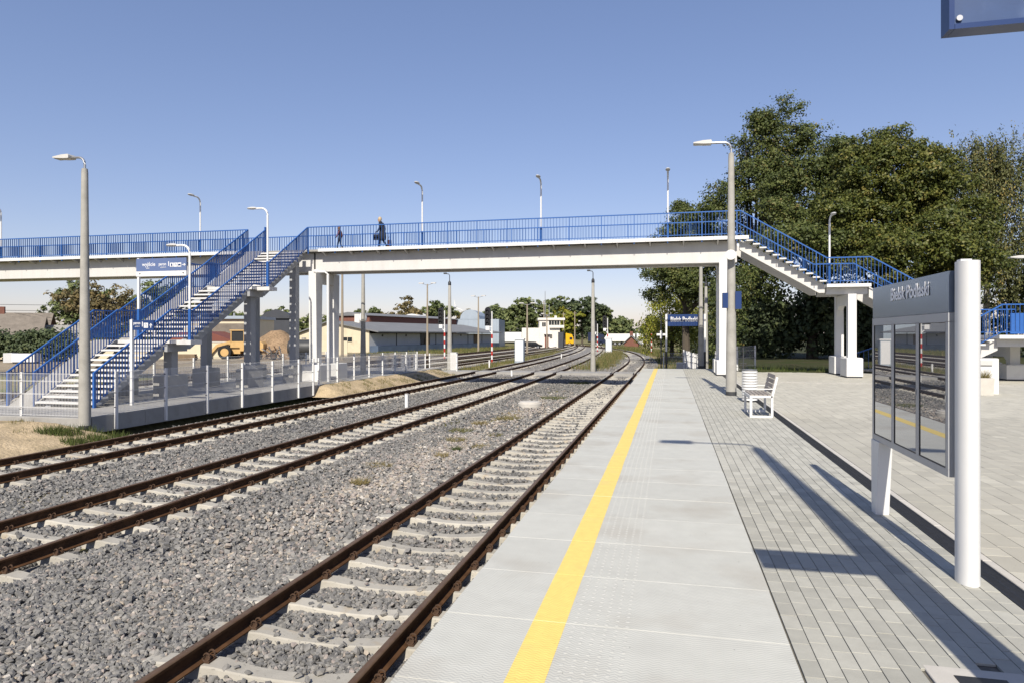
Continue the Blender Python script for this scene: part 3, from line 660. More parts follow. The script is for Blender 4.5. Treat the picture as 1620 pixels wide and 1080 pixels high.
tag(inst('sand_bank', grid_mesh('sand_bank', np.arange(-26,-13.6,.14), np.arange(6,15.75,.14), bankA, sand_m)), kind='structure')
def bankB(X, Y):
    t = np.clip((-13.85-X)/1.75, 0, 1); t = t*t*(3-2*t); return -1.03 + t*(.46 + .16*(fbm(X*1.6, Y*1.3)-.4))*np.clip((46-Y)/2,0,1)*np.clip((Y-28.0)/.5,0,1)
tag(inst('sand_bank', grid_mesh('sand_bank', np.arange(-16.2,-13.6,.12), np.arange(27.9,46.1,.12), bankB, sand_m)), kind='structure')

# ------------------------------------------------------------------ lamps
def led_head(m, x0, x1, y, z, wd=.2, mi=0):
    m.prism([(x0,z-.01),(x0,z+.02),((x0+x1)/2,z+.065),(x1,z+.075),(x1,z-.03)], 'y', y-wd/2, y+wd/2, mi)
def concrete_lamp(label, loc, H=7.05, group='tall concrete lamps', arm=1.12, rz=0, extras=True, two=False, r0=.15, r1=.08):
    t = thing('street_lamp', label, 'street lamp', loc, rz, group)
    MB().lathe([(r0,.1),(r0*.99,1),(r0+(r1-r0)*.5,H*.5),(r1*1.04,H-.1),(r1*.9,H)], n=24).build('pole', pole_m, t, smooth=True)
    MB().lathe([(r0+.005,-.25),(r0+.004,.115)], n=24).build('base_sleeve', darkpipe_m, t, smooth=True)
    for sd in ((-1,1) if two else (-1,)):
        pts = [(0,0,H-.05),(0,0,H+.12)] + [(sd*(.2-.2*cos(a)), 0, H+.12+.2*sin(a)) for a in (.4,.8,1.2,1.57)] + [(sd*(arm-.5),0,H+.33)]
        a = MB().tube(pts, .032, 10).build('arm', metal_m, t, smooth=True)
        h = MB().prism([(-.5,-.015),(-.5,.018),(-.22,.06),(0,.065),(.02,.03),(.02,-.03),(0,-.045),(-.2,-.04)], 'y', -.13, .13).build('lamp_head', lampw_m, t); h.location = (sd*(arm-.55),0,H+.335)
        if sd > 0: h.rotation_euler = (0,0,pi)
        MB().box(-.47,-.1,-.036,-.22,.1,-.022).build('lens', glass_lamp_m, h)
    return t
lr = concrete_lamp('tall grey concrete lamp standing beside the white bench and slatted bin', (1.74,20.85,0))
sp = thing('loudspeaker', 'round pale loudspeaker clamped high on the concrete lamp by the bench', 'loudspeaker', (1.70,20.62,4.03))
MB().lathe([(.06,-.10),(.11,-.08),(.145,.08),(.15,.12),(.13,.12)], n=16).build('horn', lampw_m, sp, smooth=True); MB().box(-.05,-.05,-.3,.05,.05,-.08).build('bracket', metal_m, sp)
sp.rotation_euler = (radians(80),0,0)
ib = thing('sign_box', 'small blue double sign box strapped to the concrete lamp by the bench', 'sign', (1.74,20.85,2.55))
MB().box(-.25,-.16,-.02,-.10,.1,.42).build('side_panel', navy_m, ib); MB().box(.10,-.16,-.05,.27,.1,.46).build('side_panel', navy_m, ib); MB().box(-.11,-.02,.1,.11,.02,.14).build('strap', metal_m, ib)
concrete_lamp('tall grey concrete lamp rising in front of the fenced end of the staircase platform', (-15.46,15.42,-.80), arm=.98)
concrete_lamp('tall concrete lamp at the far end of the platform with two arms', (1.62,38.05,0), two=True, H=6.4, r0=.15, r1=.075)
near_l = concrete_lamp('tall concrete lamp just outside the view whose shadow falls across the pavers', (1.78,2.42,0), H=7.75, arm=1.5, r0=.18, r1=.09)
concrete_lamp('concrete lamp with dark lower half on the bank beyond the bridge', (-17.8,37.6,-.75), H=6.4, r0=.17, r1=.09, arm=.9)
def plain_mast(label, loc, H, r0, r1, cap=True, group='slim pale concrete masts'):
    t = thing('lamp_post', label, 'lamp post', loc, 0, group)
    MB().lathe([(r0,-.2),(r0,.1),(r1,H*.93),(r1*.95,H*.93+.01)], n=14).build('pole', pole_m, t, smooth=True)
    MB().lathe([(r1*1.2,H*.925),(r1*1.1,H*.955),(r1*.5,H*.97)], n=12).build('collar', black_m, t, smooth=True)
    MB().tube([(0,0,H*.96),(0,0,H*1.03),(-.05,-.03,H*1.045),(-.3,-.1,H*1.05)], .03, 6).build('arm', darkpipe_m, t); MB().box(-.42,-.15,H*1.045,-.2,-.02,H*1.06).build('lamp_head', darkpipe_m, t)
    return t
plain_mast('slim pale concrete mast with dark cap beside the white cabinet at the crossing', (-15.75,47.75,-.8), 6.7, .19, .10)
plain_mast('slim pale concrete mast standing alone on the gravel between the near tracks', (-5.5,50.1,-.85), 6.95, .19, .10)
plain_mast('slim bare mast behind the double-arm lamp at the platform end', (2.05,41.5,-.4), 5.4, .14, .08)
def small_lamp(label, loc, rz=0, H=3.55, group='slim white lamps with blue foot'):
    t = thing('street_lamp', label, 'street lamp', loc, rz, group)
    MB().tube([(0,0,-.1),(0,0,1.15)], .055, 12).build('foot', blue_m, t, smooth=True)
    pts = [(0,0,1.14),(0,0,H-.35)] + [(-(.3-.3*cos(a)),0,H-.35+.3*sin(a)) for a in (.4,.8,1.2,1.57)] + [(-.55,0,H-.05)]
    MB().tube(pts, .042, 10).build('post', white_m, t, smooth=True)
    h = MB(); vs = []
    h.lathe([(.02,-.33),(.085,-.26),(.115,-.1),(.10,.06),(.05,.14),(.03,.16)], n=12); h.v = [(-z if False else z*-1, y*1.0, -x*.55) for x,y,z in h.v]
    hh = h.build('lamp_head', lampw_m, t, smooth=True); hh.location = (-.68,0,H-.03); hh.rotation_euler = (0,0,pi)
    return t
small_lamp('slim lamp on the lower stair landing holding the exit sign', (XC+.34,21.85,1.56))
small_lamp('slim lamp on the upper stair landing just below the bridge', (XC+.34,26.85,3.83))
for xx, d in ((-39.9,'cut by the picture edge'),(-25.9,'on the bridge behind the top of the staircase'),(-12.6,'on the bridge above the two walking people'),(-6.3,'at the middle of the bridge span over the tracks'),(-.1,'near the platform end of the bridge')):
    small_lamp('slim white lamp with blue foot ' + d, (xx, BY1+.06, DZ), rz=radians(90))
small_lamp('slim white lamp on the landing of the plaza stairs in front of trees', (7.1, BY1+.06, 3.88), rz=radians(90), H=3.3)
lt = concrete_lamp('concrete lamp beyond the plaza with only its pale lamp head in view', (14.2,30.0,0), H=4.4, r0=.12, r1=.07, arm=1.5)

# ------------------------------------------------------------------ signs
def pict(parent, kind, x, y, z, s, fg, bgm):
    """pictograms on a sign face looking towards -Y"""
    q = MB()
    if kind == 'arrow_right': q.box(x,y,z+s*.42,x+s*.7,y+.003,z+s*.58).prism([(x+s*.5,z+s*.12),(x+s,z+s*.5),(x+s*.5,z+s*.88),(x+s*.5,z+s*.66),(x+s*.68,z+s*.5),(x+s*.5,z+s*.34)],'y',y,y+.003)
    elif kind == 'arrow_left': q.box(x+s*.3,y,z+s*.42,x+s,y+.003,z+s*.58).prism([(x+s*.5,z+s*.12),(x,z+s*.5),(x+s*.5,z+s*.88),(x+s*.5,z+s*.66),(x+s*.32,z+s*.5),(x+s*.5,z+s*.34)],'y',y,y+.003)
    elif kind == 'arrow_up': q.box(x+s*.41,y,z,x+s*.59,y+.003,z+s*.75).prism([(x+s*.1,z+s*.5),(x+s*.5,z+s),(x+s*.9,z+s*.5),(x+s*.68,z+s*.5),(x+s*.5,z+s*.72),(x+s*.32,z+s*.5)],'y',y,y+.003)
    else:
        q.box(x,y,z,x+s,y+.003,z+s); o = q.build('pictogram', fg, parent); e = MB()
        if kind == 'stairs': 
            for i in range(4): e.box(x+s*(.15+.17*i),y-.003,z+s*(.62-.15*i),x+s*(.34+.17*i),y,z+s*(.70-.15*i)); 
            e.bar((x+s*.3,y-.002,z+s*.9),(x+s*.85,y-.002,z+s*.45),s*.07,.003,up=(0,1,0))
        elif kind == 'wheelchair': e.disc((x+s*.5,y-.002,z+s*.36),s*.22,'y',.004,14).box(x+s*.42,y-.004,z+s*.45,x+s*.54,y,z+s*.8)
        elif kind == 'train': e.box(x+s*.3,y-.004,z+s*.25,x+s*.7,y,z+s*.8).box(x+s*.2,y-.004,z+s*.12,x+s*.8,y,z+s*.18)
        elif kind == 'bus': e.box(x+s*.15,y-.004,z+s*.32,x+s*.85,y,z+s*.7).disc((x+s*.3,y-.002,z+s*.27),s*.09,'y',.004,10).disc((x+s*.7,y-.002,z+s*.27),s*.09,'y',.004,10)
        e.build('pictogram_figure', bgm, o); return
    q.build('pictogram', fg, parent)
RX = (radians(90),0,0)
es = thing('exit_sign', 'blue overhead exit sign with white strip across the lower stair landing', 'sign', (-19.42,21.8,1.57))
MB().box(-.04,-.04,0,.04,.04,3.05).build('post', white_m, es); MB().box(-.046,-.046,0,.046,.046,1.15).build('post_foot', blue_m, es)
f_ = MB().box(-.06,-.06,2.55,2.10,-.01,3.02).build('panel', faded_m, es); MB().box(-.06,-.065,2.36,2.10,-.01,2.545).build('white_strip', white_m, es)
text('wyjście', f_, (.20,-.063,2.70), RX, .20, letter_m, .95, off=.002); text('exit', f_, (.38,-.063,2.62), RX, .09, letter_m, 1.0)
text('peron', f_, (.92,-.063,2.72), RX, .16, letter_m, .85, off=.002); text('platform', f_, (1.0,-.063,2.65), RX, .075, letter_m, .95)
text('1', f_, (1.29,-.063,2.68), RX, .24, letter_m, 1.0, off=.004)
for i, kd in enumerate(('train','stairs','bus')): pict(f_, kd, 1.41+.165*i, -.066, 2.69, .15, letter_m, navy_m)
pict(f_, 'arrow_right', 1.93, -.066, 2.69, .15, letter_m, navy_m); pict(es, 'arrow_left', .06, -.069, 2.41, .10, darkpipe_m, darkpipe_m); pict(es, 'arrow_right', 1.92, -.069, 2.41, .10, darkpipe_m, darkpipe_m)
ps = thing('platform_sign', 'small blue platform sign with arrow on a white post beside the stairs', 'sign', (-17.15,18.95,PZ))
MB().box(-.045,-.04,0,.045,.04,2.78).build('post', white_m, ps); f_ = MB().box(.05,-.03,2.44,.86,.02,2.76).build('panel', navy_m, ps)
text('peron', f_, (.09,-.033,2.60), RX, .13, letter_m, .85, off=.002); text('platform', f_, (.15,-.033,2.53), RX, .06, letter_m, .9); text('1', f_, (.38,-.033,2.51), RX, .22, letter_m, 1, off=.004)
pict(f_, 'stairs', .49, -.036, 2.51, .16, letter_m, navy_m); pict(f_, 'arrow_up', .68, -.036, 2.51, .15, letter_m, navy_m)
ns = thing('station_sign', 'blue station name sign on two white posts at the platform end', 'sign', (-.2,38.75,0))
for xx in (0, 2.06):
    MB().box(xx-.05,-.05,.85,xx+.05,.05,2.9).build('post', white_m, ns); MB().box(xx-.055,-.055,-.3,xx+.055,.055,.85).build('post_foot', darkpipe_m, ns)
f_ = MB().box(.06,-.04,2.24,2.0,.03,2.88).build('panel', navy_m, ns); text('Bielsk Podlaski', f_, (.22,-.044,2.42), RX, .36, letter_m, .68, off=.008)
hg = thing('hanging_sign', 'blue sign panel reaching in at the upper corner of the picture', 'sign', (1.803,2.42,.02))
f_ = MB().cbox(-.94,-.03,2.70,-.06,.03,3.05,.004).build('panel', mat('matt navy sign', (.035,.075,.19,1), .42, var=.12, scale=9, dirt=((.10,.15,.28,1), 5, .55, .8)), hg)
MB().box(-.953,-.034,2.684,-.938,.034,3.06).box(-.937,-.034,2.684,-.06,.034,2.70).build('frame', navy_m, f_); MB().disc((-.925,-.034,2.716),.009,'y',.008,12).build('screw', metal_m, f_)
MB().box(-.744,-.036,2.752,-.50,-.031,3.0).build('white_field', letter_m, f_); MB().box(-.2,.03,2.75,.0,.06,2.8).build('bracket', metal_m, hg)
cm = thing('track_marker', 'thin grey post with a white cross bar at the platform end', 'marker', (-.5,40.2,0))
MB().tube([(0,0,-.9),(0,0,3.0)], .035, 8).build('post', darkpipe_m, cm, smooth=True); MB().box(-.25,-.05,1.72,.25,-.035,1.84).box(-.06,-.052,1.55,.06,-.037,2.0).build('cross_bar', white_m, cm)

# ------------------------------------------------------------------ information board
bd = thing('information_board', 'large glazed station notice board between a white column and tapered leg', 'notice board', (2.02,5.33,0))
xb = .0
MB().lathe([(.078,0),(.078,2.27)], n=28).build('column', white_m, bd, smooth=True)
o = bd.children[0]; o.scale = (.92,1.35,1); o.location = (.035,.115,0)
MB().box(-.02,.08,2.27,.05,.15,2.285).build('column_cap', white_m, bd)
MB().prism([(1.87,.72),(2.13,.72),(2.12,0),(1.98,0)], 'x', -.06, .06).build('leg', white_m, bd); MB().disc((-.02,2.16,.012),.03,'z',.024,10).build('anchor_bolt', darkpipe_m, bd)
hd_m = mat('satin blue-grey header', (.24,.29,.38,1), .24, metal=.75, var=.05, scale=2)
hp = MB().box(-.045,.225,1.915,.045,2.13,2.215).build('header', hd_m, bd)
text('Bielsk Podlaski', hp, (-.050,1.55,2.03), (radians(90),0,radians(-90)), .158, letterg_m, 1.02, off=.003)
fr = MB(); y0_, y1_ = .22, 2.13; zs = (.72, 1.92); 
fr.box(-.05,y0_,1.845,.05,y1_,1.912).box(-.05,y0_,.72,.05,y1_,.775)
W3 = (y1_-y0_)/3
for i in range(4):
    yy = y0_+W3*i; a, b = (yy, yy+.05) if i == 0 else ((yy-.05, yy) if i == 3 else (yy-.035, yy+.035)); fr.box(-.05, a, .776, .05, b, 1.849)
fro = fr.build('frame', alu_m, bd)
glz = bpy.data.materials.new('dark reflecting glazing'); glz.use_nodes = True; _n = glz.node_tree.nodes; _l = glz.node_tree.links; _b = _n['Principled BSDF']
_b.inputs['Base Color'].default_value = (.13,.135,.14,1); _b.inputs['Roughness'].default_value = .012; _b.inputs['IOR'].default_value = 2.6; _b.inputs['Coat Weight'].default_value = 1; _b.inputs['Coat Roughness'].default_value = .008; _b.inputs['Coat IOR'].default_value = 1.9
for i in range(3):
    a = y0_+W3*i+(.052 if i == 0 else .037); b = y0_+W3*(i+1)-(.052 if i == 2 else .037)
    p = MB().box(-.044,a-.01,.765,.044,b+.01,1.86).build('glass_pane', glz, bd)
    g = MB().box(-.0485,a,.776,-.0445,a+.007,1.849).box(-.0485,b-.007,.776,-.0445,b,1.849).box(-.0485,a+.007,.776,-.0445,b-.007,.784).box(-.0485,a+.007,1.841,-.0445,b-.007,1.849).build('gasket', black_m, p)
    MB().box(-.056,a-.014,1.26,-.049,a-.004,1.31).build('lock', metal_m, p)

# ------------------------------------------------------------------ bench, bin
be = thing('bench', 'white framed bench with grey slats facing the tracks', 'bench', (1.66,15.35,0))
def frame_end(y):
    m = MB(); w_ = .045
    m.box(0,y,0,.05,y+w_,.425).box(0,y,.425,.46,y+w_,.465).box(.05,y,0,.46,y+w_,.04)
    m.prism([(.43,.04),(.475,.04),(.475,.44),(.575,.86),(.53,.875),(.43,.45)], 'y', y, y+w_)
    m.box(.02,y+.01,.60,.50,y+.03,.62); return m
for y in (0, 1.13): frame_end(y).build('leg_frame', white_m, be)
sm = MB().cbox(0,0,0,.072,1.10,.024,.004).mesh('seat_slat', wood_m)
for i in range(5): inst('seat_slat', sm, be, (.02+.087*i, .045, .466))
MB().box(0,.046,.39,.02,1.13,.464).build('front_rail', white_m, be); MB().box(.44,.046,.42,.46,1.13,.464).build('back_rail', white_m, be)
bmm = MB().cbox(0,0,0,.085,1.10,.022,.004).mesh('back_slat', wood_m)
for i in range(4):
    o = inst('back_slat', bmm, be, (.452+.024*i+.0, .045, .52+.1*i)); o.rotation_euler = (0, radians(-77), 0)
bn = thing('litter_bin', 'round white slatted litter bin behind the bench', 'litter bin', (2.05,19.0,0))
MB().lathe([(.165,.05),(.165,.80)], n=20).build('inner_drum', lampw_m, bn, smooth=True)
rg = MB().lathe([(.17,0),(.198,.004),(.198,.05),(.17,.056)], n=24).mesh('ring_slat', white_m, True)
for i in range(11): inst('ring_slat', rg, bn, (0,0,.04+.072*i))
MB().lathe([(.19,.0),(.19,.02),(.05,.03)], c=(0,0,.83), n=20).build('lid', metal_m, bn, smooth=True); MB().lathe([(.17,-.0),(.17,.045)], n=20).build('foot', darkpipe_m, bn)
tp = thing('thin_post', 'thin dark post with short cross piece beside the slatted bin', 'post', (1.93,19.4,0)); MB().tube([(0,0,0),(0,0,1.42)], .014, 6).build('rod', darkpipe_m, tp); MB().box(-.09,-.012,.98,.10,.012,1.0).build('cross_piece', darkpipe_m, tp)
# fences of the ramp at the platform end
fence('white wire fence closing the platform end under the station sign', [(-.35,39.0,-.45),(.75,39.0,-.45),(1.75,39.0,-.45)], post_g)
fence('white wire fence of the ramp running away beyond the platform end', [(.75,39.6,-.3),(1.1,42.2,-.45),(1.45,44.8,-.6),(1.8,47.4,-.75)], post_g)
fence('white wire fence panel by the bank at the end of the pavers', [(2.75,35.6,-.06),(3.35,36.6,-.06),(4.25,36.9,-.02)], post_g)
fence('white wire fence continuing behind the bridge pier to the ramp', [(3.35,37.2,-.1),(2.95,39.2,-.25),(2.6,41.2,-.4)], post_g)
bx = thing('white_box', 'low plain white box behind the platform end fence', 'box', (.35,39.6,-.4)); MB().cbox(0,0,0,.55,.3,.62,.02).build('casing', white_m, bx); MB().box(.03,-.012,.06,.52,-.001,.56).build('door', lampw_m, bx)
# low white wall and planter on the plaza
lw = thing('low_wall', 'low white wall on the plaza, right of the notice board', 'wall', (9.55,23.1,0))
MB().cbox(-2.6,0,0,0,.22,1.06,.02).build('wall_body', pier_m, lw); MB().box(-2.6,-.05,.86,-.18,-.003,1.0).build('ledge', lampw_m, lw)
pl = thing('planter', 'slim pale concrete planter with a dry grass tuft by the low wall', 'planter', (9.02,22.72,0))
MB().prism([(-.17,0),(.17,0),(.2,.5),(-.2,.5)], 'y', -.17, .17).build('pot', kerb_m, pl)
def blades(n, rad, hmin, hmax, wd, spread, cx=0, cy=0, cz=0, zf=None):
    a = RNG.uniform(0, 2*pi, n); r = rad*np.sqrt(RNG.random(n)); X = cx+r*np.cos(a); Yy = cy+r*np.sin(a); Z = np.full(n, cz) if zf is None else zf(X, Yy)
    h_ = RNG.uniform(hmin, hmax, n); lean = RNG.normal(0, spread, (n,2)); d = RNG.uniform(0, pi, n)
    dx, dy = np.cos(d)*wd, np.sin(d)*wd
    V = np.stack([np.stack([X-dx,Yy-dy,Z],-1), np.stack([X+dx,Yy+dy,Z],-1), np.stack([X+lean[:,0]*h_,Yy+lean[:,1]*h_,Z+h_],-1)], 1).reshape(-1,3)
    return V, np.arange(n*3).reshape(n,3), RNG.random(n)
grass_m = ramp_mat('grass blades', [(0,(.05,.075,.018,1)),(.4,(.09,.115,.03,1)),(.7,(.17,.15,.055,1)),(1,(.30,.235,.11,1))], .8, translucent=.25)
V_, F_, T_ = blades(160, .15, .15, .34, .006, .5, 0, 0, .48); inst('grass_tuft', np_mesh('grass_tuft', V_, F_, grass_m, {'tint': T_*.4+.6}), pl)
# small things on the ballast
def stake(label, loc, h):
    t = thing('marker_stake', label, 'marker', loc, group='white marker stakes'); MB().box(-.055,-.045,-.1,.055,.045,h).build('shaft', white_m, t); MB().box(-.06,-.05,h,.06,.05,h+.02).build('cap', lampw_m, t)
stake('short white stake between the second and third tracks', (-9.6,24.0,-1.0), .55); stake('small white stake by the far crossing', (-10.2,44.0,-1.0), .42); stake('short white stake near the striped signal', (-15.2,57,-1.0), .6); stake('white stake between curving tracks far ahead', (-12.2,78,-1.0), .6)
mh = thing('manhole_ring', 'low round pale concrete manhole on the gravel between tracks', 'manhole', (-5.25,25.7,-1.0))
MB().lathe([(.46,-.2),(.46,.15),(.43,.17)], n=28).build('ring', kerb_m, mh, smooth=True); MB().lathe([(.41,.17),(.41,.20),(.38,.215)], n=28).build('lid', kerb_m, mh, smooth=True)
# ------------------------------------------------------------------ trees
leafA = ramp_mat('olive tree leaves', [(0,(0.022,0.034,0.010,1)),(.35,(0.058,0.077,0.021,1)),(.7,(0.102,0.123,0.034,1)),(.95,(0.150,0.149,0.048,1)),(1,(0.192,0.155,0.052,1))], .55, translucent=.22)
leafC = ramp_mat('maple leaves', [(0,(0.023,0.037,0.009,1)),(.35,(0.064,0.080,0.017,1)),(.7,(0.114,0.125,0.027,1)),(.95,(0.168,0.156,0.037,1)),(1,(0.200,0.163,0.043,1))], .5, translucent=.22)
leafB = ramp_mat('birch leaves', [(0,(0.043,0.055,0.020,1)),(.4,(0.102,0.113,0.041,1)),(.75,(0.167,0.167,0.065,1)),(1,(0.304,0.232,0.072,1))], .55, translucent=.25)
leafG = ramp_mat('distant green leaves', [(0,(0.042,0.060,0.022,1)),(.5,(0.118,0.147,0.053,1)),(1,(0.217,0.237,0.095,1))], .6, translucent=.2)
leafBr = ramp_mat('brownish autumn leaves', [(0,(0.061,0.053,0.025,1)),(.5,(0.149,0.122,0.053,1)),(1,(0.245,0.184,0.079,1))], .6, translucent=.2)
leafY = ramp_mat('yellow-green leaves', [(0,(0.097,0.118,0.017,1)),(.5,(0.206,0.221,0.030,1)),(1,(0.331,0.289,0.041,1))], .6, translucent=.3)
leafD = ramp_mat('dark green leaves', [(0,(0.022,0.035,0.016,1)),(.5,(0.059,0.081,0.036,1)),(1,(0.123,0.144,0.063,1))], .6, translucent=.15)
bark_m = mat('rough bark', (.10,.082,.062,1), .95, var=.3, scale=6, bump=.02, bscale=14)
bbark_m = mat('white birch bark', (.45,.44,.41,1), .9, var=.3, scale=4, dirt=((.05,.045,.04,1), 5, .55, .62))
def leaf_cloud(name, lobes, n, size, m, per=26, spread=.34, inner=.5, droop=0, zmin=None, flat=.0, edge=.14, boughs=None):
    if boughs:      # first spread boughs over the crown, then clothe each bough
        nb, br, keep = boughs; L0 = np.array(lobes, float); A0 = L0[:,3]*L0[:,4]+L0[:,4]*L0[:,5]+L0[:,3]*L0[:,5]
        bi = RNG.choice(len(L0), nb, p=A0/A0.sum()); bd = RNG.normal(size=(nb,3)); bd[:,1] -= .25; bd /= np.linalg.norm(bd,axis=1)[:,None]; bd[:,2] = np.where((bd[:,2] < -.3) & (RNG.random(nb) < .7), -bd[:,2], bd[:,2])
        bc = L0[bi,:3] + bd*L0[bi,3:]*RNG.uniform(.62,1.0,nb)[:,None]; rr = br*RNG.uniform(.65,1.35,(nb,1))
        core = L0.copy(); core[:,3:] *= .62
        lobes = np.concatenate([np.concatenate([bc, rr, rr, rr*.62], 1), core[:max(1,int(len(core)*keep))]])
    L = np.array(lobes, float); A = L[:,3]*L[:,4]+L[:,4]*L[:,5]+L[:,3]*L[:,5]; nc = max(8, n//per)
    li = RNG.choice(len(L), nc, p=A/A.sum()); d = RNG.normal(size=(nc,3)); d /= np.linalg.norm(d,axis=1)[:,None]
    d[:,2] = np.where((d[:,2] < -.35) & (RNG.random(nc) < .6), -d[:,2], d[:,2])
    r = inner + (1-inner)*RNG.random(nc)**.55; r = r*(1+edge*RNG.normal(size=nc))
    Cc = L[li,:3] + d*L[li,3:]*r[:,None]; base = RNG.normal(.5,.17,nc)
    ci = np.repeat(np.arange(nc), per); N = len(ci); off = RNG.normal(0, spread, (N,3)); off[:,2] *= .62
    P = Cc[ci] + off
    if droop: P[:,2] -= np.abs(RNG.normal(0, droop, N)); P[:,:2] = Cc[ci][:,:2] + off[:,:2]*.45
    nrm = d[ci]*.35 + off/spread*.45 + RNG.normal(0,.42,(N,3)) + np.array([0,-.1,.4]); nrm /= np.linalg.norm(nrm,axis=1)[:,None]
    t = RNG.normal(size=(N,3)); t -= (t*nrm).sum(1)[:,None]*nrm
    if droop: t = t*.3 + np.array([0,0,-1.]) ; t -= (t*nrm).sum(1)[:,None]*nrm
    t /= np.linalg.norm(t,axis=1)[:,None]; b = np.cross(nrm, t); s = (size*RNG.uniform(.65,1.3,N))[:,None]
    asp = .42 if droop else .62
    V = np.stack([P-t*s*.5, P+b*s*asp*.5+t*s*.05, P+t*s*.5, P-b*s*asp*.5+t*s*.05], 1)
    tint = np.clip(base[ci]+RNG.normal(0,.16,N), 0, 1)
    if zmin is not None:
        k = V[:,:,2].min(1) > zmin; V = V[k]; tint = tint[k]
    n_ = len(V); return np_mesh(name, V.reshape(-1,3), np.arange(n_*4).reshape(n_,4), m, {'tint': tint})
def tree(name, label, base, lobes, n, size, leaf, trunk_r=.3, bark=None, group=None, cat='tree', **kw):
    t = thing(name, label, cat, base, group=group); b = Vector(base)
    rel = [(l[0]-b.x, l[1]-b.y, l[2]-b.z)+tuple(l[3:]) for l in lobes]
    top = max(rel, key=lambda l: l[2]); tr = MB()
    H = top[2]+top[5]*.3
    pts = [(0,0,-.3),(.05*H*random.uniform(-.2,.2),.02*H,H*.25),(top[0]*.35,top[1]*.35,H*.55),(top[0]*.8,top[1]*.8,H)]
    tr.tube(pts, [trunk_r*1.25,trunk_r,trunk_r*.7,trunk_r*.18], 9)
    for l in rel:
        for q in range(4 if n > 9000 else 2):
            a = random.uniform(0,2*pi); e = (l[0]+l[3]*.62*cos(a), l[1]+l[4]*.62*sin(a), l[2]+l[5]*random.uniform(-.1,.6)); s0 = Vector(pts[1]).lerp(Vector(pts[2]), random.uniform(0,.9))
            mid = s0.lerp(Vector(e), .5)+Vector((0,0,.06*H)); tr.tube([s0, mid, e], [trunk_r*.42,trunk_r*.24,trunk_r*.06], 6)
    tr.build('trunk', bark or bark_m, t, smooth=True)
    inst('crown', leaf_cloud('crown', rel, n, size, leaf, **kw), t); return t
tree('tall_tree', 'tallest loose-crowned tree rising above the right end of the footbridge', (6.6,59,0), [(7,59,12,3.3,3,6.2),(8.8,59,17.0,2.0,1.9,4.0),(6.5,59,16.8,1.8,1.7,3.6),(4.0,58.4,10.8,2.0,2.0,3.0),(10.5,58.6,16.4,1.4,1.4,2.2),(7.2,57.5,7,4,3,2.6)], 50000, .20, leafA, .38, per=26, spread=.26, inner=.55, edge=.2, boughs=(110,1.0,1))
tree('broad_tree', 'broad olive-green tree between the tallest tree and the dense maple', (10.2,54,0), [(9.6,53.5,10.6,3.3,3.0,4.4),(11.6,53,13.2,2.2,2.2,2.6),(8.0,46.5,6.4,3.0,2.6,2.4),(8.4,51,8.6,2.6,2.4,2.6),(11.4,52.2,8.2,2.6,2.4,3.2)], 56000, .19, leafA, .34, per=30, spread=.22, inner=.6, edge=.12, boughs=(70,1.1,1))
tree('maple_tree', 'dense rounded maple with olive leaves behind the notice board', (14.0,48.6,0), [(13.9,48.6,10.2,4.0,3.6,4.5),(11.7,47.6,8.6,2.6,2.6,3.2),(16.6,48.2,9.2,2.9,2.8,4.0),(14.0,44.6,6.2,4.2,2.6,2.4),(12.6,48.0,12.2,2.0,2.0,1.9),(15.6,48.4,12.3,1.9,1.9,1.7),(18.2,47.6,6.6,2.2,2.2,2.4),(10.6,46.6,6.0,2.0,2.0,1.6)], 110000, .18, leafC, .36, per=32, spread=.20, inner=.66, edge=.08, boughs=(150,1.05,1))
tree('birch_tree', 'tall drooping birch at the right edge behind the maple', (23.6,58.8,0), [(22.4,58.8,12.4,2.6,2.4,4.4),(25.2,58.4,12.0,2.6,2.4,5.0),(23.6,59,15.2,1.4,1.4,2.2),(21.2,58,8.0,2.0,2.0,3.0),(25.6,57.8,7.0,3,2.4,3.2)], 62000, .21, leafB, .22, bark=bbark_m, per=34, spread=.26, inner=.45, droop=1.25, edge=.12)
tree('leaning_tree', 'lower tree with hanging branches left of the bridge pier over the platform end', (1.4,62,-.2), [(1.4,62,8.2,2.8,2.6,4.0),(-.7,61,6.6,1.6,1.8,2.4),(2.6,60.5,5.2,2.8,2.2,2.8),(1.6,62,11.6,1.7,1.7,1.6),(4.2,60,4.0,2.2,2.0,2.6)], 54000, .19, leafA, .3, per=30, spread=.22, inner=.55, edge=.14, boughs=(75,1.0,1))
tree('leafy_shrub', 'sunlit leafy shrub at the edge of the dark tree shade by the fence', (4.0,46,0), [(3.5,46,2.8,1.1,1.2,2.6),(4.0,46.6,4.6,1.2,1.2,1.6),(3.1,45.6,1.2,1.0,1.0,1.0)], 9000, .15, leafA, .1, per=26, spread=.24, cat='shrub')
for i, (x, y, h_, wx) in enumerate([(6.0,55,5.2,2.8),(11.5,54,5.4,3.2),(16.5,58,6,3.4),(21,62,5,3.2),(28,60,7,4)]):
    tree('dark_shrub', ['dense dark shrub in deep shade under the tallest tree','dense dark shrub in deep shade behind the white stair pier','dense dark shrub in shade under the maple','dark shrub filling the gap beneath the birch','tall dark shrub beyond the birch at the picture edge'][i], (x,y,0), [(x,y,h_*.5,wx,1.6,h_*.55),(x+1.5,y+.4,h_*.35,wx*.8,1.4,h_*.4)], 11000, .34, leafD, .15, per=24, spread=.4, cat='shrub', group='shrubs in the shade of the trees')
tree('bushy_tree', 'bushy yellowish tree beyond the platform end behind the station sign', (.2,74,-.6), [(.2,74,3.4,2.6,2.2,3.4),(-1.6,72,1.6,1.6,1.6,2.0),(2.4,73,2.0,2,2,2.6)], 10000, .24, leafY, .2, per=24, spread=.35, cat='tree')
